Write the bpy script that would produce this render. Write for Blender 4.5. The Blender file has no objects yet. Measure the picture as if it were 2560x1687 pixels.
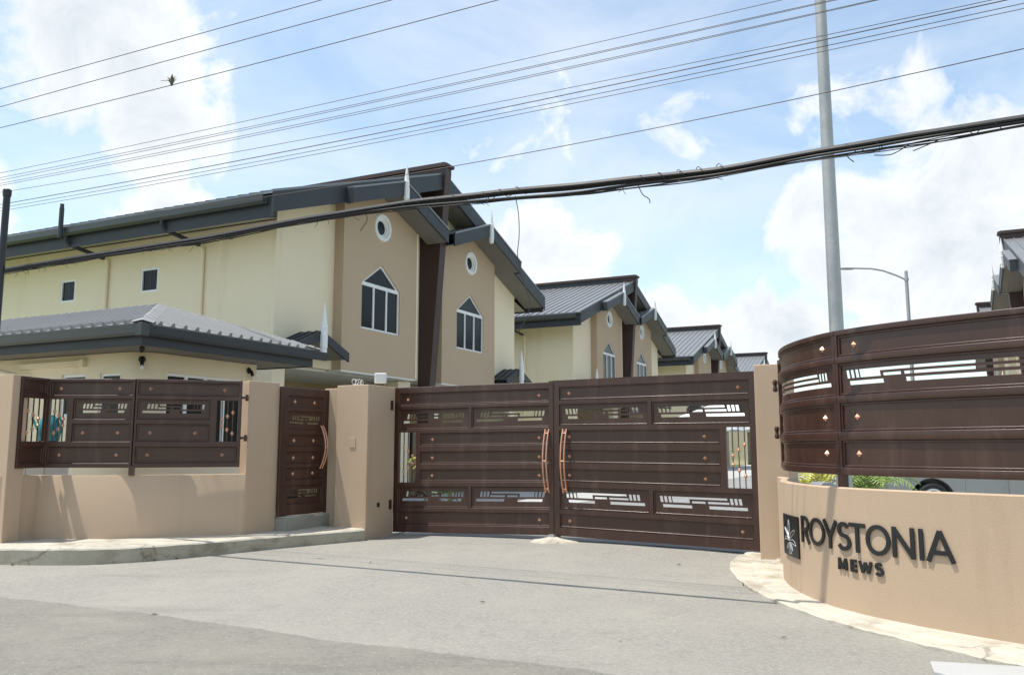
import bpy, bmesh, math, random
from mathutils import Vector, Matrix
from mathutils.geometry import tessellate_polygon
R = math.radians
random.seed(7)
scene = bpy.context.scene
COL = scene.collection

# ------------------------------------------------------------------ camera
cam = bpy.data.cameras.new('camera'); cam.sensor_width = 36.0; cam.lens = 36.0 * 2110 / 2560
cam.clip_end = 5000
camo = bpy.data.objects.new('camera', cam); COL.objects.link(camo)
camo.location = (0, 0, 1.45); camo.rotation_euler = (R(90 + 7.42), 0, 0)
scene.camera = camo

# ------------------------------------------------------------------ sky and sun
SUN = Vector((-0.32, -0.03, 0.947)).normalized()
world = bpy.data.worlds.new('World'); scene.world = world; world.use_nodes = True


def build_world():
    nt = world.node_tree; N = nt.nodes; L = nt.links
    for n in list(N): N.remove(n)
    out = N.new('ShaderNodeOutputWorld')
    sky = N.new('ShaderNodeTexSky'); sky.sky_type = 'NISHITA'; sky.sun_disc = False
    sky.sun_elevation = math.asin(SUN.z)
    sky.sun_rotation = math.atan2(SUN.x, SUN.y)
    sky.air_density = 1.0; sky.dust_density = 1.0; sky.ozone_density = 0.35
    bg = N.new('ShaderNodeBackground'); bg.inputs['Strength'].default_value = 0.11
    tint = N.new('ShaderNodeVectorMath'); tint.operation = 'MULTIPLY'; tint.inputs[1].default_value = (1.0, 1.045, .985)
    L.new(sky.outputs[0], tint.inputs[0]); L.new(tint.outputs[0], bg.inputs['Color'])
    tc = N.new('ShaderNodeTexCoord')
    sep = N.new('ShaderNodeSeparateXYZ'); L.new(tc.outputs['Generated'], sep.inputs[0])

    def m(op, a, b=None, c=None, clamp=False):
        n = N.new('ShaderNodeMath'); n.operation = op; n.use_clamp = clamp
        for i, v in enumerate((a, b, c)):
            if v is None: continue
            if isinstance(v, (int, float)): n.inputs[i].default_value = v
            else: L.new(v, n.inputs[i])
        return n.outputs[0]
    az = m('ARCTAN2', sep.outputs[0], sep.outputs[1])
    el = m('ARCSINE', sep.outputs[2])

    def noise(scale, det, rough, vec, off=(0, 0, 0), dist=0.0):
        mp = N.new('ShaderNodeMapping'); mp.inputs['Location'].default_value = off
        L.new(vec, mp.inputs[0])
        n = N.new('ShaderNodeTexNoise'); n.inputs['Scale'].default_value = scale
        n.inputs['Detail'].default_value = det; n.inputs['Roughness'].default_value = rough
        n.inputs['Distortion'].default_value = dist
        L.new(mp.outputs[0], n.inputs['Vector']); return n.outputs['Fac']
    # cloud banks: heaps of cumulus at their bearings and heights (degrees), the rest of the dome from noise
    banks = [(-27, 24, 7, 5.5, 1.0), (-33, 27.5, 6.5, 5.5, .95), (-23, 19, 4.5, 4, .85), (-22.5, 14, 4.5, 3.5, .8), (-34, 12.5, 4, 4, .8),
             (3, 13.2, 5.2, 3.4, .98), (7.5, 9, 6.5, 3.2, .8), (27, 11, 8, 6, 1.0), (20.5, 15, 4, 3, .8), (31, 16.5, 6.5, 4, .85), (18, 8, 6.5, 3, .8),
             (18, 21, 16, 4, .42), (5, 20, 10, 3.5, .38), (0, 27, 9, 3, .34)]
    tot = None
    for a0, e0, ra, re_, wgt in banks:
        dx = m('MULTIPLY', m('SUBTRACT', az, R(a0)), 1 / R(ra)); dy = m('MULTIPLY', m('SUBTRACT', el, R(e0)), 1 / R(re_))
        d2 = m('ADD', m('MULTIPLY', dx, dx), m('MULTIPLY', dy, dy))
        v = m('MULTIPLY', m('SUBTRACT', 1.0, m('MULTIPLY', d2, 0.5)), wgt)
        tot = v if tot is None else m('MAXIMUM', tot, v)
    tot = m('MAXIMUM', tot, 0.0)
    gen = tc.outputs['Generated']
    base = noise(2.6, 3.0, .5, gen, (3.1, 1.7, 0.4))            # coverage all round the dome
    allround = m('MULTIPLY', m('SUBTRACT', base, .46), 2.2)
    # the banks cover the bearings in front; elsewhere the noise coverage takes over
    front = m('MULTIPLY', m('SUBTRACT', sep.outputs[1], .62), 6.0, clamp=True)
    front = m('MULTIPLY', front, m('MULTIPLY', m('SUBTRACT', .62, sep.outputs[2]), 6.0, clamp=True))
    cov = m('ADD', m('MULTIPLY', tot, front), m('MULTIPLY', m('MAXIMUM', allround, 0.0), m('SUBTRACT', 1.0, front)))
    puff = noise(9.0, 10.0, .62, gen, (1.0, 5.0, 2.0), .4)
    dens = m('ADD', cov, m('MULTIPLY', m('SUBTRACT', puff, .5), 2.0))
    mask = m('MULTIPLY', m('SUBTRACT', dens, .34), 3.2, clamp=True)
    mask = m('SMOOTHSTEP', 0.0, 1.0, mask) if False else mask
    # thin high veil
    mp = N.new('ShaderNodeMapping'); mp.inputs['Scale'].default_value = (1.0, 1.0, 2.6); L.new(gen, mp.inputs[0])
    veil = noise(3.2, 7.0, .6, mp.outputs[0], (7, 2, 5), .6)
    veil = m('MULTIPLY', m('SUBTRACT', veil, .30), 1.7, clamp=True)
    mask = m('MAXIMUM', mask, m('MULTIPLY', veil, .74))
    # thick hearts of the clouds are a little greyer than the sunlit rims
    heart = noise(5.0, 5.0, .55, gen, (4, 4, 9))
    thick = m('MULTIPLY', m('SUBTRACT', m('ADD', dens, m('MULTIPLY', heart, 1.3)), 1.12), 1.3, clamp=True)
    cr = N.new('ShaderNodeMix'); cr.data_type = 'RGBA'
    cr.inputs['A'].default_value = (.95, .975, 1.0, 1); cr.inputs['B'].default_value = (.65, .71, .77, 1)
    L.new(thick, cr.inputs['Factor'])
    cb = N.new('ShaderNodeBackground'); cb.inputs['Strength'].default_value = 0.53
    L.new(cr.outputs['Result'], cb.inputs['Color'])
    mx = N.new('ShaderNodeMixShader'); L.new(mask, mx.inputs[0]); L.new(bg.outputs[0], mx.inputs[1]); L.new(cb.outputs[0], mx.inputs[2])
    L.new(mx.outputs[0], out.inputs[0])


build_world()
sl = bpy.data.lights.new('sun', 'SUN'); sl.energy = 2.3; sl.angle = R(0.53); sl.color = (1.0, .955, .875)
so = bpy.data.objects.new('sun', sl); COL.objects.link(so)
so.rotation_euler = SUN.to_track_quat('Z', 'Y').to_euler(); so.location = (-20, 0, 40)
vs = scene.view_settings; vs.view_transform = 'Standard'; vs.look = 'None'; vs.gamma = 1.0; vs.use_curve_mapping = False
vs.exposure = 1.1

# ------------------------------------------------------------------ estate axes: w across the inner road, u along it
A = R(26.05); SA, CA = math.sin(A), math.cos(A)


def XY(u, w): return (u * SA + w * CA, u * CA - w * SA)


def UW(x, y): return (x * SA + y * CA, x * CA - y * SA)


# ------------------------------------------------------------------ materials
MATS = {}


def mat(name, col, rough=.8, metal=0.0, var=.06, vscale=1.5, fine=.04, fscale=60, bump=.1, bscale=120, spec=.5, stretch=(1, 1, 1), stain=None, flake=0, crack=0):
    if name in MATS: return MATS[name]
    ma = bpy.data.materials.new(name); ma.use_nodes = True; nt = ma.node_tree; N = nt.nodes; L = nt.links
    b = N['Principled BSDF']; b.inputs['Roughness'].default_value = rough; b.inputs['Metallic'].default_value = metal
    b.inputs['Specular IOR Level'].default_value = spec
    tc = N.new('ShaderNodeTexCoord'); mp = N.new('ShaderNodeMapping'); mp.inputs['Scale'].default_value = stretch
    L.new(tc.outputs['Object'], mp.inputs[0])

    def noise(sc, det=5, r=.6, vec=None):
        n = N.new('ShaderNodeTexNoise'); n.inputs['Scale'].default_value = sc; n.inputs['Detail'].default_value = det; n.inputs['Roughness'].default_value = r
        L.new(vec or mp.outputs[0], n.inputs['Vector']); return n.outputs['Fac']

    def mm(op, a, b_):
        n = N.new('ShaderNodeMath'); n.operation = op
        for i, v in enumerate((a, b_)):
            if isinstance(v, (int, float)): n.inputs[i].default_value = v
            else: L.new(v, n.inputs[i])
        return n.outputs[0]
    big = noise(vscale, 6, .62); fin = noise(fscale, 4, .7)
    k = mm('ADD', mm('MULTIPLY', mm('SUBTRACT', big, .5), var * 4), mm('MULTIPLY', mm('SUBTRACT', fin, .5), fine * 4))
    k = mm('ADD', k, 1.0)
    hs = N.new('ShaderNodeVectorMath'); hs.operation = 'SCALE'; hs.inputs[0].default_value = col[:3]; L.new(k, hs.inputs['Scale'])
    cur = hs.outputs[0]
    if stain:                                   # dirt or wear with a shape of its own: (colour, scale, threshold, stretch, amount)
        sc_, ss, th, sx, am = stain
        mp2 = N.new('ShaderNodeMapping'); mp2.inputs['Scale'].default_value = sx; L.new(tc.outputs['Object'], mp2.inputs[0])
        sn = noise(ss, 7, .65, mp2.outputs[0])
        f = N.new('ShaderNodeMapRange'); f.inputs['From Min'].default_value = th; f.inputs['From Max'].default_value = th + .16; f.inputs['To Max'].default_value = am
        L.new(sn, f.inputs['Value'])
        mi = N.new('ShaderNodeMix'); mi.data_type = 'RGBA'; L.new(f.outputs[0], mi.inputs['Factor']); L.new(cur, mi.inputs['A']); mi.inputs['B'].default_value = (*sc_, 1)
        cur = mi.outputs['Result']
    if crack:
        wv = N.new('ShaderNodeVectorMath'); wv.operation = 'ADD'
        nz = N.new('ShaderNodeTexNoise'); nz.inputs['Scale'].default_value = 3.0; nz.inputs['Detail'].default_value = 5; L.new(tc.outputs['Object'], nz.inputs['Vector'])
        sc2 = N.new('ShaderNodeVectorMath'); sc2.operation = 'SCALE'; sc2.inputs['Scale'].default_value = .5; L.new(nz.outputs['Color'], sc2.inputs[0])
        L.new(tc.outputs['Object'], wv.inputs[0]); L.new(sc2.outputs[0], wv.inputs[1])
        vc = N.new('ShaderNodeTexVoronoi'); vc.feature = 'DISTANCE_TO_EDGE'; vc.inputs['Scale'].default_value = crack; L.new(wv.outputs[0], vc.inputs['Vector'])
        f = N.new('ShaderNodeMapRange'); f.inputs['From Min'].default_value = .006; f.inputs['From Max'].default_value = .028; f.inputs['To Min'].default_value = .5; f.inputs['To Max'].default_value = 0.0
        L.new(vc.outputs['Distance'], f.inputs['Value'])
        gate = N.new('ShaderNodeMapRange'); gate.inputs['From Min'].default_value = .54; gate.inputs['From Max'].default_value = .62; L.new(noise(1.1, 3, .5), gate.inputs['Value'])
        mi = N.new('ShaderNodeMix'); mi.data_type = 'RGBA'; L.new(mm('MULTIPLY', f.outputs[0], gate.outputs[0]), mi.inputs['Factor']); L.new(cur, mi.inputs['A']); mi.inputs['B'].default_value = (.10, .078, .05, 1)
        cur = mi.outputs['Result']
    if flake:
        vo = N.new('ShaderNodeTexVoronoi'); vo.inputs['Scale'].default_value = flake; L.new(mp.outputs[0], vo.inputs['Vector'])
        f = N.new('ShaderNodeMapRange'); f.inputs['From Min'].default_value = .0; f.inputs['From Max'].default_value = .22; f.inputs['To Min'].default_value = 1.0; f.inputs['To Max'].default_value = 0.0
        L.new(vo.outputs['Distance'], f.inputs['Value'])
        rn = N.new('ShaderNodeMath'); rn.operation = 'GREATER_THAN'; rn.inputs[1].default_value = .78
        sp = N.new('ShaderNodeSeparateColor'); L.new(vo.outputs['Color'], sp.inputs[0]); L.new(sp.outputs[0], rn.inputs[0])
        fm = mm('MULTIPLY', f.outputs[0], rn.outputs[0])
        mi = N.new('ShaderNodeMix'); mi.data_type = 'RGBA'; L.new(mm('MULTIPLY', fm, .7), mi.inputs['Factor']); L.new(cur, mi.inputs['A'])
        mi.inputs['B'].default_value = (*[min(1, c * 2.4 + .03) for c in col[:3]], 1); cur = mi.outputs['Result']
    L.new(cur, b.inputs['Base Color'])
    if bump:
        bn = noise(bscale, 4, .7); bu = N.new('ShaderNodeBump'); bu.inputs['Strength'].default_value = bump; bu.inputs['Distance'].default_value = .01
        L.new(bn, bu.inputs['Height']); L.new(bu.outputs[0], b.inputs['Normal'])
    if flake: b.inputs['Coat Weight'].default_value = .30; b.inputs['Coat Roughness'].default_value = .2
    rv = mm('ADD', mm('MULTIPLY', mm('SUBTRACT', big, .5), .25), rough); L.new(rv, b.inputs['Roughness'])
    MATS[name] = ma
    return ma


TAN = mat('tan_render', (.485, .355, .245), .85, var=.05, vscale=.9, fine=.02, bump=.25, bscale=90, stain=((.38, .27, .175), 1.1, .55, (2.2, 2.2, .30), .42))
CREAM = mat('cream_render', (.82, .71, .52), .85, var=.03, vscale=.7, fine=.015, bump=.15, bscale=80, stain=((.62, .50, .33), .9, .58, (1.8, 1.8, .22), .4))
BAYTAN = mat('bay_render', (.49, .365, .25), .85, var=.03, vscale=.7, fine=.015, bump=.15, bscale=80)
PORCHTAN = mat('porch_render', (.44, .32, .18), .85, var=.04, bump=.1)
WHITE = mat('white_paint', (.80, .80, .79), .5, var=.02, fine=.01, bump=.03)
CEIL = mat('ceiling_paint', (.74, .72, .66), .8, var=.02, fine=.01, bump=.03)
NAVY = mat('slate_trim', (.030, .034, .040), .55, var=.08, vscale=2, fine=.03, bump=.05)
GUTTER = mat('gutter_metal', (.048, .053, .052), .4, var=.12, vscale=1.2, fine=.03, bump=.03, stretch=(1, 1, 3))
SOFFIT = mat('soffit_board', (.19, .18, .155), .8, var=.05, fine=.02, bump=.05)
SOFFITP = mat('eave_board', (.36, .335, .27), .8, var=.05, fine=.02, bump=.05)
ROOF = mat('roof_sheet', (.225, .23, .235), .42, metal=.35, var=.05, vscale=.8, fine=.03, bump=.04, bscale=40)
ROOF2 = mat('roof_sheet_pale', (.25, .25, .248), .55, metal=.1, var=.06, vscale=.8, fine=.03, bump=.04, bscale=40)
FIN = mat('fin_brown', (.050, .026, .022), .55, var=.06, fine=.03, bump=.08, bscale=60)
BROWN = mat('gate_brown', (.053, .0215, .0145), .36, metal=.0, spec=.36, var=.16, vscale=2.2, fine=.10, fscale=150, bump=.10, bscale=260, flake=330, stain=((.105, .056, .042), 1.8, .52, (2.6, 2.6, .40), .55))
COPPER = mat('copper_trim', (.66, .35, .225), .38, metal=.55, var=.08, vscale=8, fine=.05, bump=.03)
BLACK = mat('black_trim', (.012, .012, .014), .35, var=.05, fine=.02, bump=.02)
CABLE = mat('cable_black', (.022, .022, .024), .55, var=.1, bump=.05)
WIRE = mat('wire_dark', (.07, .055, .05), .6, var=.1, bump=0)
GALV = mat('galvanised_steel', (.40, .405, .40), .5, metal=.4, var=.12, vscale=5, fine=.06, fscale=40, bump=.05, bscale=30)
STEEL = mat('grey_steel', (.30, .31, .32), .45, metal=.5, var=.08, bump=.03)
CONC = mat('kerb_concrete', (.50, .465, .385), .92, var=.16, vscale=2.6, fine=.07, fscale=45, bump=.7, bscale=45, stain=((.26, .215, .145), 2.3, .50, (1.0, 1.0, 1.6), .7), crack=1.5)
CONCK = mat('dirty_shaded_kerb_face', (.37, .34, .265), .93, var=.16, vscale=2.6, fine=.08, fscale=40, bump=.7, bscale=45, stain=((.20, .16, .10), 2.0, .50, (1.0, 1.0, 1.3), .75), crack=1.5)  # stained concrete, its base colour also darkened to paint in the front's shade
CONCD = mat('step_concrete', (.30, .285, .24), .9, var=.16, vscale=4, fine=.06, bump=.5, bscale=60)
SILVERLINE = mat('etched_silver', (.62, .63, .62), .4, metal=.3, var=.03, bump=0)
GLASS = mat('tinted_glass', (.016, .017, .018), .16, var=.02, vscale=.6, fine=0, bump=0, spec=.16)
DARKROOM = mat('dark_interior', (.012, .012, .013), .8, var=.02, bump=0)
TEAL = mat('teal_plastic', (.015, .24, .25), .4, var=.03, bump=.02)
APPL = mat('appliance_white', (.62, .63, .62), .4, var=.03, bump=.02)
SILVER = mat('silver_car_paint', (.27, .275, .275), .30, metal=.6, var=.02, fine=.03, fscale=300, bump=0)
RUBBER = mat('tyre_rubber', (.016, .016, .017), .75, var=.05, bump=.2)
ALLOY = mat('alloy_wheel', (.55, .56, .57), .35, metal=.8, var=.03, bump=0)
CANVAS = mat('tent_canvas', (.80, .81, .82), .8, var=.03, vscale=3, bump=.3, bscale=14)
PALM = mat('palm_leaf', (.17, .25, .045), .5, var=.25, vscale=3, fine=.1, bump=0)
PALMY = mat('palm_leaf_yellow', (.46, .44, .06), .5, var=.22, vscale=3, fine=.1, bump=0)
LEAF = mat('shrub_leaf', (.05, .11, .025), .5, var=.25, vscale=4, fine=.1, bump=0)
DRY = mat('dry_plant', (.12, .115, .08), .8, var=.2, bump=0)
GRASS = mat('lawn', (.15, .20, .055), .9, var=.15, vscale=2, fine=.12, fscale=30, bump=.6, bscale=60)
PAVE = mat('pale_paving', (.42, .42, .41), .9, var=.08, vscale=.8, fine=.05, bump=.3, bscale=60)


def asphalt(name, col, dust, seed, patch=.62):
    ma = bpy.data.materials.new(name); ma.use_nodes = True; nt = ma.node_tree; N = nt.nodes; L = nt.links
    b = N['Principled BSDF']; b.inputs['Roughness'].default_value = .88; b.inputs['Specular IOR Level'].default_value = .35
    tc = N.new('ShaderNodeTexCoord'); mp = N.new('ShaderNodeMapping'); mp.inputs['Location'].default_value = (seed, seed * .7, 0); L.new(tc.outputs['Object'], mp.inputs[0])

    def noise(sc, det, r, st=None):
        v = mp.outputs[0]
        if st:
            q = N.new('ShaderNodeMapping'); q.inputs['Scale'].default_value = st; q.inputs['Rotation'].default_value = (0, 0, A); L.new(v, q.inputs[0]); v = q.outputs[0]
        n = N.new('ShaderNodeTexNoise'); n.inputs['Scale'].default_value = sc; n.inputs['Detail'].default_value = det; n.inputs['Roughness'].default_value = r
        L.new(v, n.inputs['Vector']); return n.outputs['Fac']

    def ramp(v, a, c, lo=0., hi=1.):
        f = N.new('ShaderNodeMapRange'); f.inputs['From Min'].default_value = a; f.inputs['From Max'].default_value = c; f.inputs['To Min'].default_value = lo; f.inputs['To Max'].default_value = hi
        L.new(v, f.inputs['Value']); return f.outputs[0]

    def mix(f, a, c):
        n = N.new('ShaderNodeMix'); n.data_type = 'RGBA'
        L.new(f, n.inputs['Factor'])
        for k, v in (('A', a), ('B', c)):
            if isinstance(v, tuple): n.inputs[k].default_value = (*v, 1)
            else: L.new(v, n.inputs[k])
        return n.outputs['Result']
    c00 = mix(ramp(noise(24, 4, .85), .36, .64), tuple(c * .82 for c in col), tuple(c * 1.18 for c in col))
    c0 = mix(ramp(noise(90, 3, .8), .62, .72, 0, .4), c00, tuple(c * .6 for c in col))
    c1 = mix(ramp(noise(.6, 12, .72), .44, .66, 0, .6), c0, dust)                              # drifts of pale dust
    c2 = mix(ramp(noise(.5, 12, .70, (.3, 1.8, 1)), patch - .03, patch + .10, 0, .55), c1, tuple(c * .62 for c in col))   # darker worn tracks
    c3 = mix(ramp(noise(2.6, 10, .75), .57, .66, 0, .4), c2, tuple(c * .72 for c in col))
    vo = N.new('ShaderNodeTexVoronoi'); vo.inputs['Scale'].default_value = 46; L.new(mp.outputs[0], vo.inputs['Vector'])
    sp = N.new('ShaderNodeSeparateColor'); L.new(vo.outputs['Color'], sp.inputs[0])
    g = N.new('ShaderNodeMath'); g.operation = 'GREATER_THAN'; g.inputs[1].default_value = .955; L.new(sp.outputs[0], g.inputs[0])
    pt = N.new('ShaderNodeMath'); pt.operation = 'MULTIPLY'; L.new(g.outputs[0], pt.inputs[0]); L.new(ramp(vo.outputs['Distance'], .15, .42, .6, 0), pt.inputs[1])
    c4 = mix(pt.outputs[0], c3, (.56, .53, .46))
    L.new(c4, b.inputs['Base Color'])
    bu = N.new('ShaderNodeBump'); bu.inputs['Strength'].default_value = .8; bu.inputs['Distance'].default_value = .014
    L.new(noise(70, 4, .8), bu.inputs['Height']); L.new(bu.outputs[0], b.inputs['Normal'])
    return ma


ASPH = asphalt('worn_asphalt', (.30, .284, .252), (.37, .347, .295), 3.0)
ASPH2 = asphalt('street_asphalt', (.232, .219, .19), (.315, .294, .24), 11.0, .58)
ASPH3 = asphalt('inner_asphalt', (.25, .25, .25), (.34, .34, .33), 23.0)


# ------------------------------------------------------------------ mesh builder
class MB:
    def __init__(s): s.v = []; s.f = []

    def add(s, vs, fs):
        k = len(s.v); s.v += [tuple(p) for p in vs]; s.f += [tuple(i + k for i in f) for f in fs]; return s

    def box(s, x0, x1, y0, y1, z0, z1):
        return s.add([(x0, y0, z0), (x1, y0, z0), (x1, y1, z0), (x0, y1, z0), (x0, y0, z1), (x1, y0, z1), (x1, y1, z1), (x0, y1, z1)],
                     [(0, 3, 2, 1), (4, 5, 6, 7), (0, 1, 5, 4), (1, 2, 6, 5), (2, 3, 7, 6), (3, 0, 4, 7)])

    def extr(s, poly, axis, lo, hi, holes=()):
        """polygon with holes in the plane across 'axis', extruded from lo to hi"""
        loops = [list(poly)] + [list(h) for h in holes]
        tri = tessellate_polygon([[Vector((p[0], p[1], 0)) for p in lp] for lp in loops])
        flat = [p for lp in loops for p in lp]; n = len(flat)

        def P(p, d): return (d, p[0], p[1]) if axis == 'x' else (p[0], d, p[1]) if axis == 'y' else (p[0], p[1], d)
        vs = [P(p, lo) for p in flat] + [P(p, hi) for p in flat]
        fs = [tuple(t) for t in tri] + [tuple(i + n for i in reversed(t)) for t in tri]
        o = 0
        for lp in loops:
            m_ = len(lp)
            for i in range(m_):
                j = (i + 1) % m_; fs.append((o + i, o + j, n + o + j, n + o + i))
            o += m_
        return s.add(vs, fs)

    def tube(s, pts, r, n=8, cap=True, radii=None):
        pts = [Vector(p) for p in pts]; rings = []
        up = Vector((0, 0, 1)); k0 = len(s.v); vs = []; fs = []
        t0 = (pts[1] - pts[0]).normalized()
        if abs(t0.dot(up)) > .95: up = Vector((1, 0, 0))
        nx = t0.cross(up).normalized()
        for i, p in enumerate(pts):
            t = (pts[min(i + 1, len(pts) - 1)] - pts[max(i - 1, 0)]).normalized()
            nx = (nx - t * nx.dot(t)).normalized(); ny = t.cross(nx)
            rr = radii[i] if radii else r
            for q in range(n):
                a = 2 * math.pi * q / n; vs.append(p + (nx * math.cos(a) + ny * math.sin(a)) * rr)
        for i in range(len(pts) - 1):
            for q in range(n):
                a = i * n + q; b = i * n + (q + 1) % n; fs.append((a, b, b + n, a + n))
        if cap: fs += [tuple(reversed(range(n))), tuple(range((len(pts) - 1) * n, len(pts) * n))]
        return s.add(vs, fs)

    def lathe(s, prof, n=12, c=(0, 0, 0), axis='z', cap=True):
        vs = []; fs = []
        for r_, h in prof:
            for q in range(n):
                a = 2 * math.pi * (q + .5) / n; x, y = r_ * math.cos(a), r_ * math.sin(a)
                vs.append((c[0] + x, c[1] + y, c[2] + h) if axis == 'z' else (c[0] + h, c[1] + x, c[2] + y) if axis == 'x' else (c[0] + x, c[1] + h, c[2] + y))
        for i in range(len(prof) - 1):
            for q in range(n):
                a = i * n + q; b = i * n + (q + 1) % n; fs.append((a, b, b + n, a + n))
        if cap: fs += [tuple(reversed(range(n))), tuple(range((len(prof) - 1) * n, len(prof) * n))]
        return s.add(vs, fs)

    def map(s, fn): s.v = [tuple(fn(*p)) for p in s.v]; return s

    def build(s, name, m, parent=None, loc=(0, 0, 0), rz=0.0, smooth=False, bevel=0, cut=None, fn=None, hard=False):
        me = bpy.data.meshes.new(name); me.from_pydata(s.v, [], s.f)
        bm = bmesh.new(); bm.from_mesh(me)
        if cut:                                            # slice along x so that the piece can be bent
            for c in cut:
                g = bm.verts[:] + bm.edges[:] + bm.faces[:]
                bmesh.ops.bisect_plane(bm, geom=g, dist=1e-5, plane_co=(c, 0, 0), plane_no=(1, 0, 0))
        if fn:
            for v in bm.verts: v.co = Vector(fn(*v.co))
        bmesh.ops.recalc_face_normals(bm, faces=bm.faces)
        bm.to_mesh(me); bm.free()
        if smooth:
            for p in me.polygons: p.use_smooth = True
            try: me.set_sharp_from_angle(angle=R(40))
            except Exception: pass
        me.materials.append(m)
        o = bpy.data.objects.new(name, me); COL.objects.link(o)
        o.location = loc; o.rotation_euler = (0, 0, rz)
        if parent: o.parent = parent
        if bevel:
            md = o.modifiers.new('bevel', 'BEVEL'); md.width = bevel; md.segments = 3; md.limit_method = 'ANGLE'; md.angle_limit = R(50)
            if hard:
                md.harden_normals = True
                for p in me.polygons: p.use_smooth = True
        return o


def tag(o, label, cat, group=None):
    o['label'] = label; o['category'] = cat
    if group: o['group'] = group
    return o


def struct(o, kind='structure'): o['kind'] = kind; return o


def thing(name, label, cat, loc=(0, 0, 0), rz=0.0, group=None):
    o = bpy.data.objects.new(name, None); COL.objects.link(o); o.location = loc; o.rotation_euler = (0, 0, rz)
    o.empty_display_size = .2
    return tag(o, label, cat, group)


def copy_tree(o, parent=None):
    c = o.copy(); COL.objects.link(c); c.parent = parent
    for ch in list(o.children): copy_tree(ch, c)
    return c


def rect(a, b, c, d): return [(a, c), (b, c), (b, d), (a, d)]


# ------------------------------------------------------------------ ground
def g(x, y):
    u, w = UW(x, y)
    z = 0.0
    if u < 12.5:
        t = min(1.0, (12.5 - u) / 1.6); z -= .05 * t * t * (3 - 2 * t)
        z -= .016 * min(25.0, max(0.0, 13.6 - y))
    q = min(1.0, ((w + 5.33) / 3.07) ** 2)
    return z - .055 * q * math.exp(-((u - 12.5) / 1.1) ** 2)


def sheet(name, xs, ys, dz, m, local=False, keep=None):
    vs = []; fs = []; nx = len(xs)
    for y in ys:
        for x in xs:
            px, py = XY(y, x) if local else (x, y)
            vs.append((px, py, g(px, py) + dz))
    for j in range(len(ys) - 1):
        for i in range(nx - 1): fs.append((j * nx + i, j * nx + i + 1, (j + 1) * nx + i + 1, (j + 1) * nx + i))
    b = MB().add(vs, fs)
    return struct(b.build(name, m, smooth=True))


def lin(a, b, n): return [a + (b - a) * i / n for i in range(n + 1)]


sheet('ground', [-900, -300, -120] + lin(-60, 60, 40) + [120, 300, 900], [-300, -60] + lin(-12, 40, 40) + [90, 250, 900], -.03, GRASS)
sheet('driveway', lin(-40, 40, 110), lin(-12, 16.5, 60), 0.0, ASPH)
# the street: nearer than a ragged seam that crosses the foreground
def street():
    seam = [(-40, 23.0), (-9.0, 10.9), (-5.38, 9.20), (-4.08, 8.63), (-2.7, 7.97), (-1.93, 7.55), (-1.25, 7.20), (-.44, 6.88), (.36, 6.5), (1.06, 6.16), (2.6, 5.35), (40, -13.0)]
    vs = []; fs = []
    pts = []
    for (a, b), (c, d) in zip(seam, seam[1:]):
        n = max(2, int(math.hypot(c - a, d - b) / .06)) if abs(a) < 9.5 and abs(c) < 9.5 else 40
        for i in range(n):
            t = i / n; x, y = a + (c - a) * t, b + (d - b) * t
            j = (math.sin(x * 5.1) * .022 + math.sin(x * 13.7 + 1) * .014 + random.uniform(-.014, .014)) if n != 40 else 0
            pts.append((x, y + j))
    pts.append(seam[-1])
    rows = 14
    for k in range(rows + 1):
        for x, y in pts:
            yy = y + (-14 - y) * (k / rows) ** 1.6
            vs.append((x, yy, g(x, yy) + .006))
    n = len(pts)
    for k in range(rows):
        for i in range(n - 1): fs.append((k * n + i, k * n + i + 1, (k + 1) * n + i + 1, (k + 1) * n + i))
    struct(MB().add(vs, fs).build('street', ASPH2, smooth=True))


street()
sheet('inner_road', lin(-8.4, -2.2, 8), lin(12.6, 18, 18) + lin(19, 140, 60), .006, ASPH3, local=True)
sheet('forecourt', lin(-13.8, -8.42, 4), lin(11.9, 90, 40), .004, PAVE, local=True)
sheet('parking_court', lin(-1.2, 4.6, 4), lin(13.5, 90, 40), .08, PAVE, local=True)


def smooth_path(pts, n=6):
    out = []
    P = [pts[0]] + list(pts) + [pts[-1]]
    for i in range(1, len(P) - 2):
        p0, p1, p2, p3 = (Vector(q) for q in P[i - 1:i + 3])
        for k in range(n):
            t = k / n
            out.append(.5 * ((2 * p1) + (p2 - p0) * t + (2 * p0 - 5 * p1 + 4 * p2 - p3) * t * t + (3 * p1 - p0 - 3 * p2 + p3) * t ** 3))
    out.append(Vector(pts[-1]))
    return out


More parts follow.
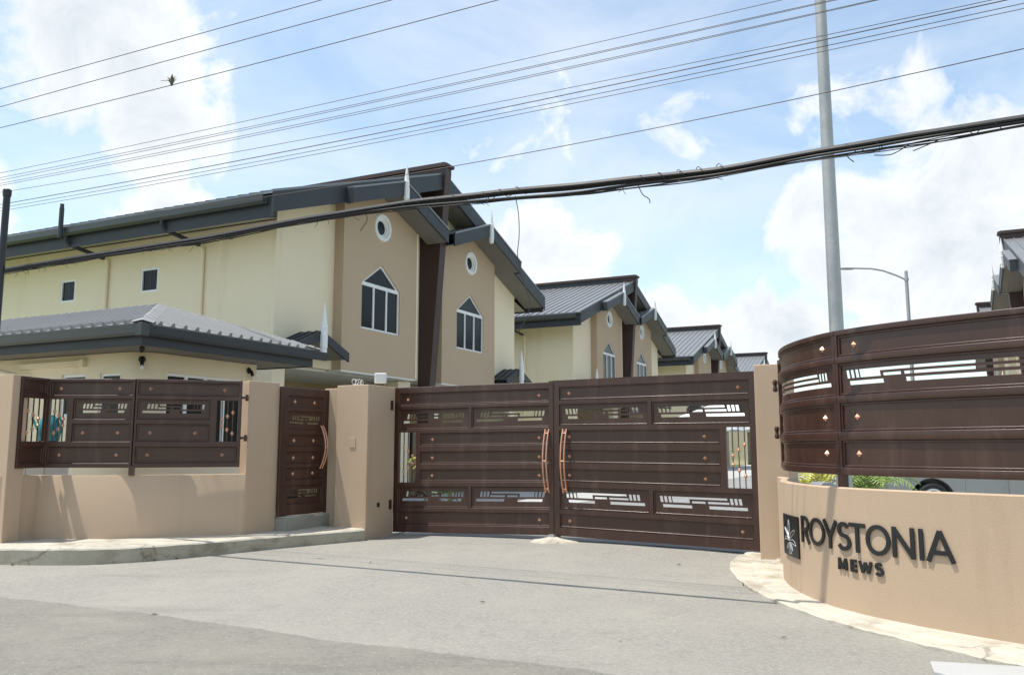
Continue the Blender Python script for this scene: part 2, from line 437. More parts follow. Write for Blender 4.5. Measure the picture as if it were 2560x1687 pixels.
# ------------------------------------------------------------------ left footpath with its kerb
def left_footpath():
    kerb = smooth_path([(-16, 15.2), (-9.5, 12.3), (-7.6, 11.62), (-6.75, 11.45), (-5.78, 11.40), (-5.07, 11.66), (-4.45, 12.12), (-3.78, 12.78), (-2.95, 13.58), (-2.40, 14.06)], 6)
    back = [(-2.35, 14.1), (-2.6, 14.6), (-3.6, 14.6), (-4.4, 13.9), (-7.0, 13.2), (-16, 17)]
    ztop = .125
    vs = []; fs = []
    b = MB()
    # top as a strip between the kerb line and the wall line
    L = []
    for i, p in enumerate(kerb):
        t = i / (len(kerb) - 1)
        q = Vector((-16 + t * 13.4, 0)); q.y = 17 - (17 - 14.6) * t
        if t > .35: q = Vector((-8.5 + (t - .35) / .65 * 5.9, 13.3 + (t - .35) / .65 * 1.25))
        L.append((p, q))
    n = len(L); lip = .02
    wob = lambda i: .004 * math.sin(i * 1.7) + .003 * math.sin(i * .6)
    for i, (p, q) in enumerate(L):
        d = (q - p).normalized(); e = p + d * lip
        vs += [(p.x, p.y, g(p.x, p.y) - .05), (p.x + wob(i) * 2, p.y, ztop - lip + wob(i)), (e.x, e.y, ztop + wob(i)), (p.x + (q.x - p.x) * .5, p.y + (q.y - p.y) * .5, ztop + .01), (q.x, q.y, ztop + .02)]
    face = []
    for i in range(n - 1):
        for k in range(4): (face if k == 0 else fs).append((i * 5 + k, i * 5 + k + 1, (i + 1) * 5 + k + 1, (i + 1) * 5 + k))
    fs.append(tuple(5 * (n - 1) + k for k in range(1, 5)))
    b.add(vs, fs)
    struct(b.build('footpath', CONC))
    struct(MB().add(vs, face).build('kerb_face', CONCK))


left_footpath()

# ------------------------------------------------------------------ right wall line and its kerb
WALL = [(3.52, 11.35), (3.45, 10.9), (3.24, 10.35), (3.11, 9.85), (3.06, 9.4), (3.07, 8.95), (3.15, 8.45), (3.33, 8.02), (3.60, 7.6), (3.88, 7.25), (4.17, 6.92), (4.9, 6.1), (6.2, 4.75), (9.0, 2.2)]


class Path:
    def __init__(s, pts, n=8, dense=None):
        s.p = smooth_path(pts, n); s.s = [0.0]
        for a, b in zip(s.p, s.p[1:]): s.s.append(s.s[-1] + (b - a).length)
        s.L = s.s[-1]

    def at(s, d):
        d = max(0.0, min(s.L - 1e-6, d)); i = 0
        lo, hi = 0, len(s.s) - 1
        while hi - lo > 1:
            m_ = (lo + hi) // 2
            if s.s[m_] <= d: lo = m_
            else: hi = m_
        t = (d - s.s[lo]) / (s.s[hi] - s.s[lo]); p = s.p[lo].lerp(s.p[hi], t)

        def tan(k):
            a = s.p[max(0, k - 1)]; b = s.p[min(len(s.p) - 1, k + 1)]; return (b - a).normalized()
        tg = tan(lo).lerp(tan(hi), t).normalized()
        return p, tg, Vector((tg.y, -tg.x))              # n points to the right of travel: away from the street side is -n

    def bend(s, d, off, z):
        p, t, n = s.at(d); q = p + n * off; return (q.x, q.y, z)


WP = Path(WALL)                                            # walks from the gate pillar towards the street; +n faces the driveway


def right_wall():
    t = thing('boundary_wall', 'low curved tan wall with black lettering, right of the driveway', 'wall', (3.1, 9.4, 0))
    inv = Matrix.Translation((-3.1, -9.4, 0))
    m_ = MB(); S = lin(0, WP.L, 150); vs = []; fs = []
    prof = [(-.20, -.3), (-.20, 1.045), (-.185, 1.06), (-.015, 1.07), (0.0, 1.055), (.0, -.3)]
    for d in S:
        for o_, z in prof: vs.append(WP.bend(d, o_, z))
    k = len(prof)
    for i in range(len(S) - 1):
        for q in range(k - 1): fs.append((i * k + q, i * k + q + 1, (i + 1) * k + q + 1, (i + 1) * k + q))
    fs += [tuple(range(k)), tuple(reversed(range((len(S) - 1) * k, len(S) * k)))]
    o = m_.add(vs, fs).map(lambda x, y, z: (x - 3.1, y - 9.4, z)).build('wall', TAN, t, smooth=True)
    return t


def right_kerb():
    K = Path([(3.62, 12.35), (3.31, 12.28), (3.03, 11.81), (2.80, 11.15), (2.66, 10.22), (2.64, 9.46), (2.71, 8.79), (2.86, 8.12), (3.05, 7.65), (3.27, 7.2), (3.60, 6.65), (4.2, 5.9), (5.6, 4.5), (8.4, 2.0)])
    vs = []; fs = []; n = 170
    for i in range(n + 1):
        f = i / n; p, t, nn = K.at(f * K.L); q, _, _ = WP.at(max(0, (f * K.L - 1.2) / (K.L - 1.2)) * WP.L)
        z0 = g(p.x, p.y); wv = .004 * math.sin(i * .9) + .003 * math.sin(i * 2.3)
        a = p.lerp(q, .06); c = p.lerp(q, .42); d = p.lerp(q, .50)
        jit = Vector((.004 * math.sin(i * .7 + 1), .004 * math.sin(i * 1.3)))
        vs += [(p.x, p.y, z0 - .03), (p.x + jit.x, p.y + jit.y, z0 + .026 + wv), (a.x + jit.x, a.y + jit.y, z0 + .034 + wv), (c.x, c.y, z0 + .022 + wv), (d.x, d.y, z0 + .040 + wv), (q.x + .05, q.y, z0 + .050)]
    for i in range(n):
        for k in range(5): fs.append((i * 6 + k, i * 6 + k + 1, (i + 1) * 6 + k + 1, (i + 1) * 6 + k))
    struct(MB().add(vs, fs).build('kerb', CONC, smooth=False))
    # flat grey slab at the street end of the kerb
    pts = [(3.02, 6.30), (3.13, 6.58), (3.75, 6.42), (3.95, 5.7), (3.3, 5.75)]
    b = MB().extr(pts, 'z', -.2, g(3.3, 6.3) + .035)
    tag(b.build('concrete_slab', PAVE, bevel=.01), 'flat pale concrete slab at the street end of the right kerb', 'slab')


right_wall_t = right_wall()
right_kerb()


# ------------------------------------------------------------------ slot pattern cut into the patterned plates
def slots(w, h, slant):
    """parallelogram cut-outs for a plate w by h (origin bottom left); slant +1 leans like /, -1 like \\ """
    def X(f): return f
    out = []
    top, m1, m2, mid, l0, l1 = .79, .70, .615, .525, .43, .30      # heights as fractions of h
    k = .18                                                       # lean per unit height

    def q(x0, x1, za, zb): return [(x0 + k * (za - zb) * h, zb * h), (x1 + k * (za - zb) * h, zb * h), (x1, za * h), (x0, za * h)]
    bw = .125 * h; pit = .19 * h
    x = .255 * h
    for i in range(3): out.append(q(x + i * pit, x + i * pit + bw, top, mid))
    xr = w - .47 * h - 2 * pit - bw * .0
    for i in range(3): out.append(q(xr + i * pit - bw, xr + i * pit, top, mid))
    xa = x + 3 * pit - .02 * h; xb = xr - bw - .09 * h
    xm = xa + min((xb - xa) * .335, .80 * h)
    out.append([(xa, top * h), (xb - .03 * h, top * h), (xb, m1 * h), (xm, m1 * h), (xm + k * (m1 - mid) * h, mid * h), (xa + k * (top - mid) * h, mid * h)])
    xc = min(xa + (xb - xa) * .66, xm + .80 * h)
    out.append(q(xm + .11 * h, xc - .08 * h, m2, mid)); out.append(q(xc + .03 * h, xb + .06 * h, m2, mid))
    out.append(q(.39 * h, xm + .11 * h, l0, l1)); out.append(q(xc + .08 * h, w - .22 * h, l0, l1))
    if slant > 0: out = [[(w - px, pz) for px, pz in pl] for pl in out]
    res = []
    for pl in out:
        ar = sum(a[0] * b_[1] - b_[0] * a[1] for a, b_ in zip(pl, pl[1:] + pl[:1]))
        res.append(pl if ar < 0 else pl[::-1])
    return res


def stud(b, x, y, z, s=.042, d=.030):
    b.add([(x - s, y, z), (x, y, z - s), (x + s, y, z), (x, y, z + s), (x, y - d, z)], [(0, 1, 4), (1, 2, 4), (2, 3, 4), (3, 0, 4), (0, 3, 2, 1)])


FD = .032                     # half depth of the frames


def rounded(y0, y1, z0, z1, r, n=4):
    out = []
    for cx, cz, a0 in ((y1 - r, z1 - r, 0), (y0 + r, z1 - r, 90), (y0 + r, z0 + r, 180), (y1 - r, z0 + r, 270)):
        for i in range(n + 1):
            a = R(a0 + 90 * i / n); out.append((cx + r * math.cos(a), cz + r * math.sin(a)))
    return out


def bars(W_, H_, openings, fd):
    """rails and stiles of a bent frame as rounded bars"""
    b = MB(); op = sorted(openings, key=lambda o: o[2]); z = 0.0
    for a, c, z0, z1, k in op: b.extr(rounded(-fd, fd, z, z0, .010), 'x', .001, W_ - .001); z = z1
    b.extr(rounded(-fd, fd, z, H_, .010), 'x', .001, W_ - .001)
    a, c = op[0][0], op[0][1]
    for x0, x1 in ((.0, a), (c, W_)): b.box(x0, x1, -fd + .003, fd - .003, .004, H_ - .004)
    return b


def metal_panel(t, W_, H_, openings, bal, fn, cut=None, studs=(), stud_s=.034):
    """frame + moulding + plates + balusters + studs in local x (along), y (- is the street side), z; fn bends the result"""
    frame = MB().extr(rect(0, W_, 0, H_), 'y', -FD, FD, [rect(a, b, c, d)[::-1] for a, b, c, d, k in openings] + [rect(a, b, c, d)[::-1] for a, b, c, d, n in bal])
    if cut: bars(W_, H_, openings, FD).build('frame', BROWN, t, cut=cut, fn=fn, smooth=True)
    else: frame.build('frame', BROWN, t, fn=fn, bevel=.010, hard=True)
    for a, b, c, d, kind in openings:
        e = .024
        if cut:
            mo = MB()
            for z0, z1 in ((c - .001, c + e), (d - e, d + .001)): mo.extr(rounded(-.018, .010, z0, z1, .009), 'x', a, b)
            for x0, x1 in ((a - .001, a + e), (b - e, b + .001)): mo.box(x0, x1, -.017, .009, c + e * .5, d - e * .5)
            mo.build('moulding', BROWN, t, cut=cut, fn=fn, smooth=True)
        else: MB().extr(rect(a - .001, b + .001, c - .001, d + .001), 'y', -.018, .010, [rect(a + e, b - e, c + e, d - e)[::-1]]).build('moulding', BROWN, t, fn=fn, bevel=.010, hard=True)
        pl = MB()
        hs = []
        if kind:
            hs = [[(a + .01 + p[0], c + .01 + p[1]) for p in q] for q in slots(b - a - .02, d - c - .02, kind)]
        pl.extr(rect(a + .01, b - .01, c + .01, d - .01), 'y', -.003, .003, hs)
        pl.build('plate', BROWN, t, cut=cut, fn=fn)
    for (a, b, c, d, n) in bal:
        for i in range(n):
            x = a + (b - a) * (i + 1) / (n + 1)
            r = MB().box(x - .007, x + .007, -.007, .007, c - .01, d + .01).build('baluster', BROWN, t, fn=fn)
            order = i if bal[0][0] < W_ / 2 else n - 1 - i
            off = (order - 1) * .045
            for zc in (c + (d - c) * .62 - off * (d - c) / .5, c + (d - c) * .29 + off * (d - c) / .5):
                pr = [(.008, -.035), (.017, -.028), (.012, -.02), (.026, -.006), (.026, .004), (.013, .016), (.018, .024), (.008, .032)]
                MB().lathe(pr, 10, (x, 0, zc)).build('collar', COPPER, r, fn=fn, smooth=True)
    for x, z in studs:
        b = MB(); stud(b, x, -.004, z, stud_s); b.build('stud', COPPER, t, fn=fn)


# ------------------------------------------------------------------ the double gate
GU = 12.538


def gate_leaf(name, label, side):
    """side -1: left leaf, hinged on the left pillar; +1: right leaf. local x runs along +w, y along +u"""
    w0, w1 = (-8.42, -5.38) if side < 0 else (-5.375, -2.19)
    t = thing(name, label, 'gate', (*XY(GU, w0), 0), -A, 'leaves of the double driveway gate')
    W_ = w1 - w0; H_ = 2.5
    st = .10; ce = .065 if side < 0 else .10
    rows = [(.045, .130), (.157, .296), (.327, .410), (.453, .535), (.575, .655), (.69, .83), (.861, .946)]
    Z = [(H_ * (1 - b), H_ * (1 - a)) for a, b in rows]
    op = []; studs = []
    half = W_ / 2

    def mx(a, b):  # written for the left leaf, mirrored for the right one
        return (a, b) if side < 0 else (W_ - b, W_ - a)
    xa, xb = st, W_ - ce
    kind = 1 if side < 0 else -1
    for i in (0, 6):
        a, b = mx(xa, xb); op.append((a, b, *Z[i], 0)); zc = sum(Z[i]) / 2
        for x in (.26, W_ - .26): studs.append((mx(x, x)[0], zc))
    for i in (1, 5):
        a, b = mx(xa, half - .03); op.append((a, b, *Z[i], kind)); a, b = mx(half + .03, xb); op.append((a, b, *Z[i], kind))
    for i in (2, 3, 4):
        a, b = mx(.54, xb); op.append((a, b, *Z[i], 0)); zc = sum(Z[i]) / 2
        for x in (.77, W_ - .26): studs.append((mx(x, x)[0], zc))
    a, b = mx(xa + .005, .45); bal = [(a, b, Z[4][0] - .015, Z[2][1] + .03, 3)]
    ztop = (2.497, 2.500) if side < 0 else (2.520, 2.548)
    zbot = (0.0, .078) if side < 0 else (.078, 0.002)

    def fn(x, y, z):
        f = x / W_; lo = zbot[0] + (zbot[1] - zbot[0]) * f; hi = ztop[0] + (ztop[1] - ztop[0]) * f
        return (x, y, lo + (hi - lo) * z / H_)
    metal_panel(t, W_, H_, op, bal, fn, studs=studs)
    # bow handle: two copper bars with rungs
    hx = W_ - .10 if side < 0 else .20
    zc, hh = 1.24, .50
    hd = MB(); bow = lambda i: -FD - .012 - .115 * (1 - (i / 8) ** 2)
    for o_ in (-.030, .030): hd.tube([(hx + o_, bow(i), zc + hh * i / 8) for i in range(-8, 9)], .013, 6)
    for i in (-7, 0, 7): hd.tube([(hx - .03, bow(i), zc + hh * i / 8), (hx + .03, bow(i), zc + hh * i / 8)], .010, 6)
    for i in (-7.5, 7.5): hd.tube([(hx, bow(i), zc + hh * i / 8), (hx, -FD + .005, zc + hh * i / 8)], .010, 6)
    hd.build('handle', COPPER, t, smooth=True)
    for z in (.42, 1.15, 2.15):
        x = -.03 if side < 0 else W_ + .03
        b = MB().lathe([(.022, -.10), (.022, .10)], 10, (x, -.02, z)); b.box(x - .03, x + .03, -.03, -.015, z - .055, z + .055)
        b.build('hinge', BROWN, t, smooth=True)
    if side > 0: MB().box(-.075, .0, -FD - .012, -FD - .002, .10, 2.515).build('meeting_strip', BROWN, t)
    if side > 0: MB().box(.02, .09, -.03, .03, .0, .10).build('drop_bolt', BLACK, t)
    return t


gate_leaf('driveway_gate', 'left leaf of the brown metal gate, hinged at the tan pillar near the pedestrian gate', -1)
gate_leaf('driveway_gate', 'right leaf of the brown metal gate, hinged at the pillar near the curved wall', 1)

# concrete keep where the leaves meet
def gate_keep():
    x, y = XY(GU - .18, -5.34); vs = []; fs = []; n = 18
    prof = [(.40, -.02), (.36, .012), (.25, .03), (.12, .06), (.06, .075)]
    for r_, z in prof:
        for q in range(n):
            a = 2 * math.pi * q / n; k = 1 + .12 * math.sin(3 * a + 1) + .07 * math.sin(7 * a)
            vs.append((r_ * k * math.cos(a), r_ * k * .55 * math.sin(a), z + .006 * math.sin(5 * a + r_ * 20)))
    for i in range(len(prof) - 1):
        for q in range(n): a = i * n + q; b = i * n + (q + 1) % n; fs.append((a, b, b + n, a + n))
    fs.append(tuple(range((len(prof) - 1) * n, len(prof) * n)))
    t = thing('gate_stop', 'rough pale concrete mound under the meeting stiles of the double gate', 'gate stop', (x, y, g(x, y)), -A)
    MB().add(vs, fs).build('mound', CONC, t)
    MB().box(-.05, .03, -.03, .03, .05, .11).build('keeper', GALV, t)


gate_keep()


# ------------------------------------------------------------------ pillars by the gate
def pillar(name, label, u, w, du, dw, z0, z1, extra=None):
    t = thing(name, label, 'pillar', (*XY(u, w), 0), -A)
    MB().box(0, dw, 0, du, z0, z1).build('shaft', TAN, t, bevel=.012)
    return t


p2 = pillar('gate_pillar', 'square tan pillar between the pedestrian gate and the driveway gate, floodlight on top', 11.66, -9.03, .80, .65, -.2, 2.50)
MB().box(-.36, -.004, .12, .40, -.1, 2.465).build('side_wall', TAN, p2, bevel=.01)
MB().extr(rect(.29, .41, 1.45, 1.62), 'y', -.012, 0.004).build('blank_plate', TAN, p2, bevel=.004)
MB().box(.648, .672, .31, .36, .46, .53).build('switch_box', BLACK, p2, bevel=.003)
MB().box(.646, .664, .66, .73, 2.10, 2.26).box(.646, .664, .66, .73, .40, .56).build('hinge_plate', BROWN, p2)
p3 = pillar('gate_pillar', 'plain tan pillar between the driveway gate and the curved wall', 11.88, -2.10, .80, .42, -.2, 2.58)


def floodlight():
    x, y = XY(12.15, -8.48)
    t = thing('floodlight', 'small white floodlight on top of the tan gate pillar', 'floodlight', (x, y, 2.50), -A + .5)
    MB().box(-.10, .10, -.05, .03, .05, .23).build('housing', WHITE, t, bevel=.012)
    MB().box(-.085, .085, -.056, -.05, .065, .215).build('lens', APPL, t)
    MB().box(-.06, .06, -.02, .02, .0, .012).box(-.06, -.05, -.015, .015, .0, .10).box(.05, .06, -.015, .015, 0, .10).build('bracket', BLACK, t)
    x, y = XY(11.85, -8.82)
    b = MB()
    for k, (cx, r_) in enumerate(((0, .055), (.05, .045), (.11, .05), (.16, .04))):
        b.tube([(cx + r_ * .7 * math.cos(a), .02 * math.sin(a * 2 + k), .06 + r_ * math.sin(a)) for a in [i * .45 for i in range(15)]], .006, 5)
    b.tube([(-.05, 0, .0), (.0, .01, .03), (.08, 0, .012), (.2, 0, .005)], .006, 5)
    tag(b.build('wire_coil', APPL, loc=(x, y, 2.5), rz=-A), 'loose coil of grey wire on the tan gate pillar', 'wire')


floodlight()


# ------------------------------------------------------------------ pedestrian gate
def ped_gate():
    u0, w0 = 10.66, -9.39; L = 1.15
    t = thing('pedestrian_gate', 'narrow brown metal pedestrian gate with one copper handle, above a step', 'gate', (*XY(u0, w0), .36), 0)
    d = Vector(XY(11.80, -9.32)) - Vector(XY(u0, w0)); t.rotation_euler.z = math.atan2(d.y, d.x)
    H_ = 2.075
    rows = [(.07, .155), (.19, .335), (.375, .465), (.51, .60), (.635, .725), (.77, .915)]
    Z = [(H_ * (1 - b), H_ * (1 - a)) for a, b in rows]; op = []; studs = []
    for i, z in enumerate(Z):
        op.append((.15, L - .14, *z, 1 if i in (1, 5) else 0))
        if i not in (1, 5):
            for x in (.33, L - .36): studs.append((x, sum(z) / 2))
    metal_panel(t, L, H_, op, [], None, studs=studs)
    hd = MB()
    zc, hh = 1.10, .36
    bow = lambda i: -FD - .012 - .115 * (1 - (i / 8) ** 2)
    for o_ in (-.026, .026): hd.tube([(L - .20 + o_, bow(i), zc + hh * i / 8) for i in range(-8, 9)], .012, 6)
    for i in (-6, 0, 6): hd.tube([(L - .226, bow(i), zc + hh * i / 8), (L - .174, bow(i), zc + hh * i / 8)], .009, 6)
    for i in (-7.5, 7.5): hd.tube([(L - .20, bow(i), zc + hh * i / 8), (L - .20, -FD + .005, zc + hh * i / 8)], .010, 6)
    hd.build('handle', COPPER, t, smooth=True)
    s = MB().box(-.60, -.06, .10, 1.30, -.12, .215)
    st = thing('door_step', 'grey concrete step under the pedestrian gate', 'step', (*XY(10.58, -9.16), .12), -A)
    s.build('block', CONCD, st, bevel=.012)
    MB().box(-.62, -.10, .14, 1.22, .2152, .232).build('threshold', CONC, st)


ped_gate()


# ------------------------------------------------------------------ left boundary wall, pillars and fence
def left_wall():
    t = thing('boundary_wall', 'low tan wall with tall end pillars along the left footpath', 'wall', (-5.6, 12.7, 0))
    ox, oy = -5.6, 12.7
    path = Path([(-6.98, 12.58), (-6.3, 12.52), (-5.55, 12.64), (-4.85, 12.90), (-4.10, 13.24)])
    vs = []; fs = []; S = lin(0, path.L, 40); prof = [(-.22, -.1), (-.22, 1.03), (-.21, 1.045), (-.01, 1.045), (0, 1.03), (0, -.1)]
    for d in S:
        for o_, z in prof:
            x, y, z = path.bend(d, o_, z); vs.append((x - ox, y - oy, z))
    k = len(prof)
    for i in range(len(S) - 1):
        for q in range(k - 1): fs.append((i * k + q, i * k + q + 1, (i + 1) * k + q + 1, (i + 1) * k + q))
    fs += [tuple(range(k)), tuple(range((len(S) - 1) * k, len(S) * k))]
    MB().add(vs, fs).build('wall', TAN, t, smooth=True)
    # short return wall to the far left pillar
    b = MB().extr([(-6.975, 12.60), (-7.12, 12.05), (-7.32, 12.05), (-7.2, 12.78), (-6.975, 12.80)], 'z', -.1, 1.044)
    b.map(lambda x, y, z: (x - ox, y - oy, z)).build('return_wall', TAN, t)
    c = MB().extr([(-7.10, 12.0), (-8.6, 12.9), (-8.5, 13.15), (-7.02, 12.28)], 'z', -.1, 2.49)
    c.map(lambda x, y, z: (x - ox, y - oy, z)).build('pillar', TAN, t, bevel=.012)
    e = MB().extr([(-4.115, 13.21), (-3.78, 13.73), (-3.95, 13.93), (-4.32, 13.50)], 'z', -.1, 2.492)
    e.map(lambda x, y, z: (x - ox, y - oy, z)).build('pillar', TAN, t, bevel=.012)


left_wall()


def left_fence():
    t = thing('fence', 'brown metal fence with copper balusters on the low left wall', 'fence', (-5.62, 12.62, 1.155))
    pts = [(-7.06, 12.12), (-6.93, 12.62), (-5.62, 12.62), (-4.18, 13.10)]
    H_ = 1.315
    rows = [(.037, .184), (.232, .457), (.513, .708), (.769, .949)]; Z = [(H_ * (1 - b), H_ * (1 - a)) for a, b in rows]
    for i, (p, q) in enumerate(zip(pts, pts[1:])):
        d = Vector(q) - Vector(p); L = d.length; e = d.normalized(); n = Vector((-e.y, e.x))

        def fn(x, y, z, p=p, e=e, n=n):
            return (p[0] + e.x * x + n.x * y + 5.62, p[1] + e.y * x + n.y * y - 12.62, z)
        L -= .004
        if i == 0:
            op = [(.05, L - .05, *Z[0], 0), (.05, L - .05, *Z[3], 0)]; bal = [(.05, L - .05, Z[2][0], Z[1][1], 3)]; st = []
        elif i == 1:
            op = [(.05, L - .035, *Z[0], 0), (.05, L - .035, *Z[3], 0), (.40, L - .035, *Z[1], 1), (.40, L - .035, *Z[2], 0)]
            bal = [(.05, .31, Z[2][0], Z[1][1], 3)]
            st = [(.19, sum(Z[0]) / 2), (L - .24, sum(Z[0]) / 2), (.22, sum(Z[3]) / 2), (L - .24, sum(Z[3]) / 2), (.55, sum(Z[2]) / 2), (L - .24, sum(Z[2]) / 2)]
        else:
            op = [(.035, L - .05, *Z[0], 0), (.035, L - .05, *Z[3], 0), (.035, L - .46, *Z[1], 1), (.035, L - .46, *Z[2], 0)]
            bal = [(L - .36, L - .05, Z[2][0], Z[1][1], 3)]
            st = [(.20, sum(Z[0]) / 2), (L - .26, sum(Z[0]) / 2), (.20, sum(Z[3]) / 2), (L - .26, sum(Z[3]) / 2), (.22, sum(Z[2]) / 2), (L - .66, sum(Z[2]) / 2)]
        metal_panel(t, L, H_, op, bal, fn, studs=st, stud_s=.032)
    MB().box(-.035, .035, -.03, .03, -.11, .02).build('post', BROWN, t)
    # brackets to the pillar
    for z in (.44, 1.06):
        b = MB().box(1.42, 1.51, .478, .505, z - .018, z + .018); b.lathe([(.018, -.05), (.026, -.03), (.018, 0), (.026, .03), (.018, .05)], 8, (1.495, .53, z)); b.box(1.485, 1.505, .49, .60, z - .015, z + .015)
        b.build('bracket', BROWN, t)


left_fence()


# ------------------------------------------------------------------ curved fence on the right wall
def right_fence():
    t = thing('fence', 'tall curved brown metal fence on top of the lettered wall', 'fence', (3.2, 8.4, 1.185))
    off = -.07
    H_ = 1.42
    rows = [(.04, .187), (.235, .458), (.51, .705), (.765, .947)]; Z = [(H_ * (1 - b), H_ * (1 - a)) for a, b in rows]
    sp = 3.07
    segs = [(.10, sp, 0), (sp, sp + 3.15, 1), (sp + 3.15, sp + 6.2, 2)]
    for s0, s1, k in segs:
        L = s1 - s0 - .004

        def fn(x, y, z, s0=s0):
            px, py, pz = WP.bend(s0 + x, off - y, z); return (px - 3.2, py - 8.4, z)
        a, b = (.05, L - .035) if k == 0 else (.035, L - .035)
        op = [(a, b, *Z[0], 0), (a, b, *Z[1], -1), (a, b, *Z[2], 0), (a, b, *Z[3], 0)]
        st = []
        for zi in (0, 2, 3):
            zc = sum(Z[zi]) / 2; st += [(a + .20, zc), (b - .20, zc)]
        metal_panel(t, L, H_, op, [], fn, cut=lin(.06, L - .01, 56 if k < 2 else 24), studs=st, stud_s=.034)
        x, y, z = WP.bend(s1, off, 0)
        _, tg, _ = WP.at(s1)
        MB().box(-.035, .035, -.034, .034, -.12, .02).build('post', BROWN, t, loc=(x - 3.2, y - 8.4, 0), rz=math.atan2(tg.y, tg.x))
    for z in (.46, 1.08):
        x, y, _ = WP.bend(.06, off + .03, 0)
        MB().lathe([(.024, -.08), (.036, -.05), (.022, 0), (.036, .05), (.024, .08)], 8, (x - 3.2 - .03, y - 8.4, z)).build('bracket', BROWN, t)


right_fence()


# ------------------------------------------------------------------ lettering on the curved wall
def stroke(b, pts, w, y0, y1, closed=False):
    P = [Vector(p) for p in pts]; n = len(P); L = []; Rr = []
    for i in range(n):
        if closed: a, c = P[i - 1], P[(i + 1) % n]
        else: a, c = P[max(0, i - 1)], P[min(n - 1, i + 1)]
        d1 = (P[i] - a).normalized() if (P[i] - a).length > 1e-9 else None
        d2 = (c - P[i]).normalized() if (c - P[i]).length > 1e-9 else None
        d1 = d1 or d2; d2 = d2 or d1
        t = (d1 + d2).normalized(); nn = Vector((-t.y, t.x)); k = 1 / max(.5, nn.dot(Vector((-d1.y, d1.x))))
        L.append(P[i] + nn * w / 2 * k); Rr.append(P[i] - nn * w / 2 * k)
    vs = []
    for y in (y0, y1):
        for p in L: vs.append((p.x, y, p.y))
        for p in Rr: vs.append((p.x, y, p.y))
    fs = []
    m_ = n if closed else n - 1
    for i in range(m_):
        j = (i + 1) % n
        fs += [(i, j, n + j, n + i), (2 * n + i, 3 * n + i, 3 * n + j, 2 * n + j), (i, 2 * n + i, 2 * n + j, j), (n + i, n + j, 3 * n + j, 3 * n + i)]
    if not closed: fs += [(0, n, 3 * n, 2 * n), (n - 1, 3 * n - 1, 4 * n - 1, 2 * n - 1)]
    b.add(vs, fs)


def arc(cx, cy, rx, ry, a0, a1, n=12): return [(cx + rx * math.cos(R(a0 + (a1 - a0) * i / n)), cy + ry * math.sin(R(a0 + (a1 - a0) * i / n))) for i in range(n + 1)]


GLYPH = {  # strokes in a box 1 high; (list of (points, closed), width)
    'R': ([([(.08, 0), (.08, 1)], 0), ([(.08, .93)] + arc(.30, .71, .25, .22, 90, -90) + [(.08, .49)], 0), ([(.28, .49), (.60, 0)], 0)], .65),
    'O': ([(arc(.50, .5, .43, .44, 0, 345, 23), 1)], 1.0),
    'Y': ([([(.05, 1), (.42, .42), (.42, 0)], 0), ([(.80, 1), (.42, .40)], 0)], .86),
    'S': ([(arc(.32, .73, .23, .20, 25, 270, 14) + arc(.32, .30, .26, .23, 90, -155, 14)[1:], 0)], .64),
    'T': ([([(0, .93), (.74, .93)], 0), ([(.37, .9), (.37, 0)], 0)], .74),
    'N': ([([(.08, 0), (.08, 1)], 0), ([(.72, 0), (.72, 1)], 0), ([(.08, .95), (.72, .06)], 0)], .80),
    'I': ([([(.08, 0), (.08, 1)], 0)], .16),
    'A': ([([(.02, 0), (.42, .97)], 0), ([(.82, 0), (.42, .97)], 0), ([(.17, .29), (.67, .29)], 0)], .84),
    'M': ([([(.1, 0), (.16, 1)], 0), ([(1.0, 0), (.94, 1)], 0), ([(.16, .95), (.55, .1)], 0), ([(.94, .95), (.55, .1)], 0)], 1.1),
    'E': ([([(.1, 0), (.1, 1)], 0), ([(.1, .9), (.68, .9)], 0), ([(.1, .5), (.64, .5)], 0), ([(.1, .1), (.68, .1)], 0)], .7),
    'W': ([([(.05, 1), (.36, .05)], 0), ([(.36, .05), (.68, .9)], 0), ([(.68, .9), (1.0, .05)], 0), ([(1.0, .05), (1.31, 1)], 0)], 1.36),
}


def find_s(px):
    """arc length on the wall whose bearing from the street-side viewpoint matches"""
    tgt = (px - 1280) / 2127.; best = None
    for i in range(2600):
        d = 1.2 + i * .002; p, _, _ = WP.at(d)
        e = abs(2110. * p.x / (p.y * .99163 - .95 * .12914) - (px - 1280))
        if best is None or e < best[0]: best = (e, d)
    return best[1]


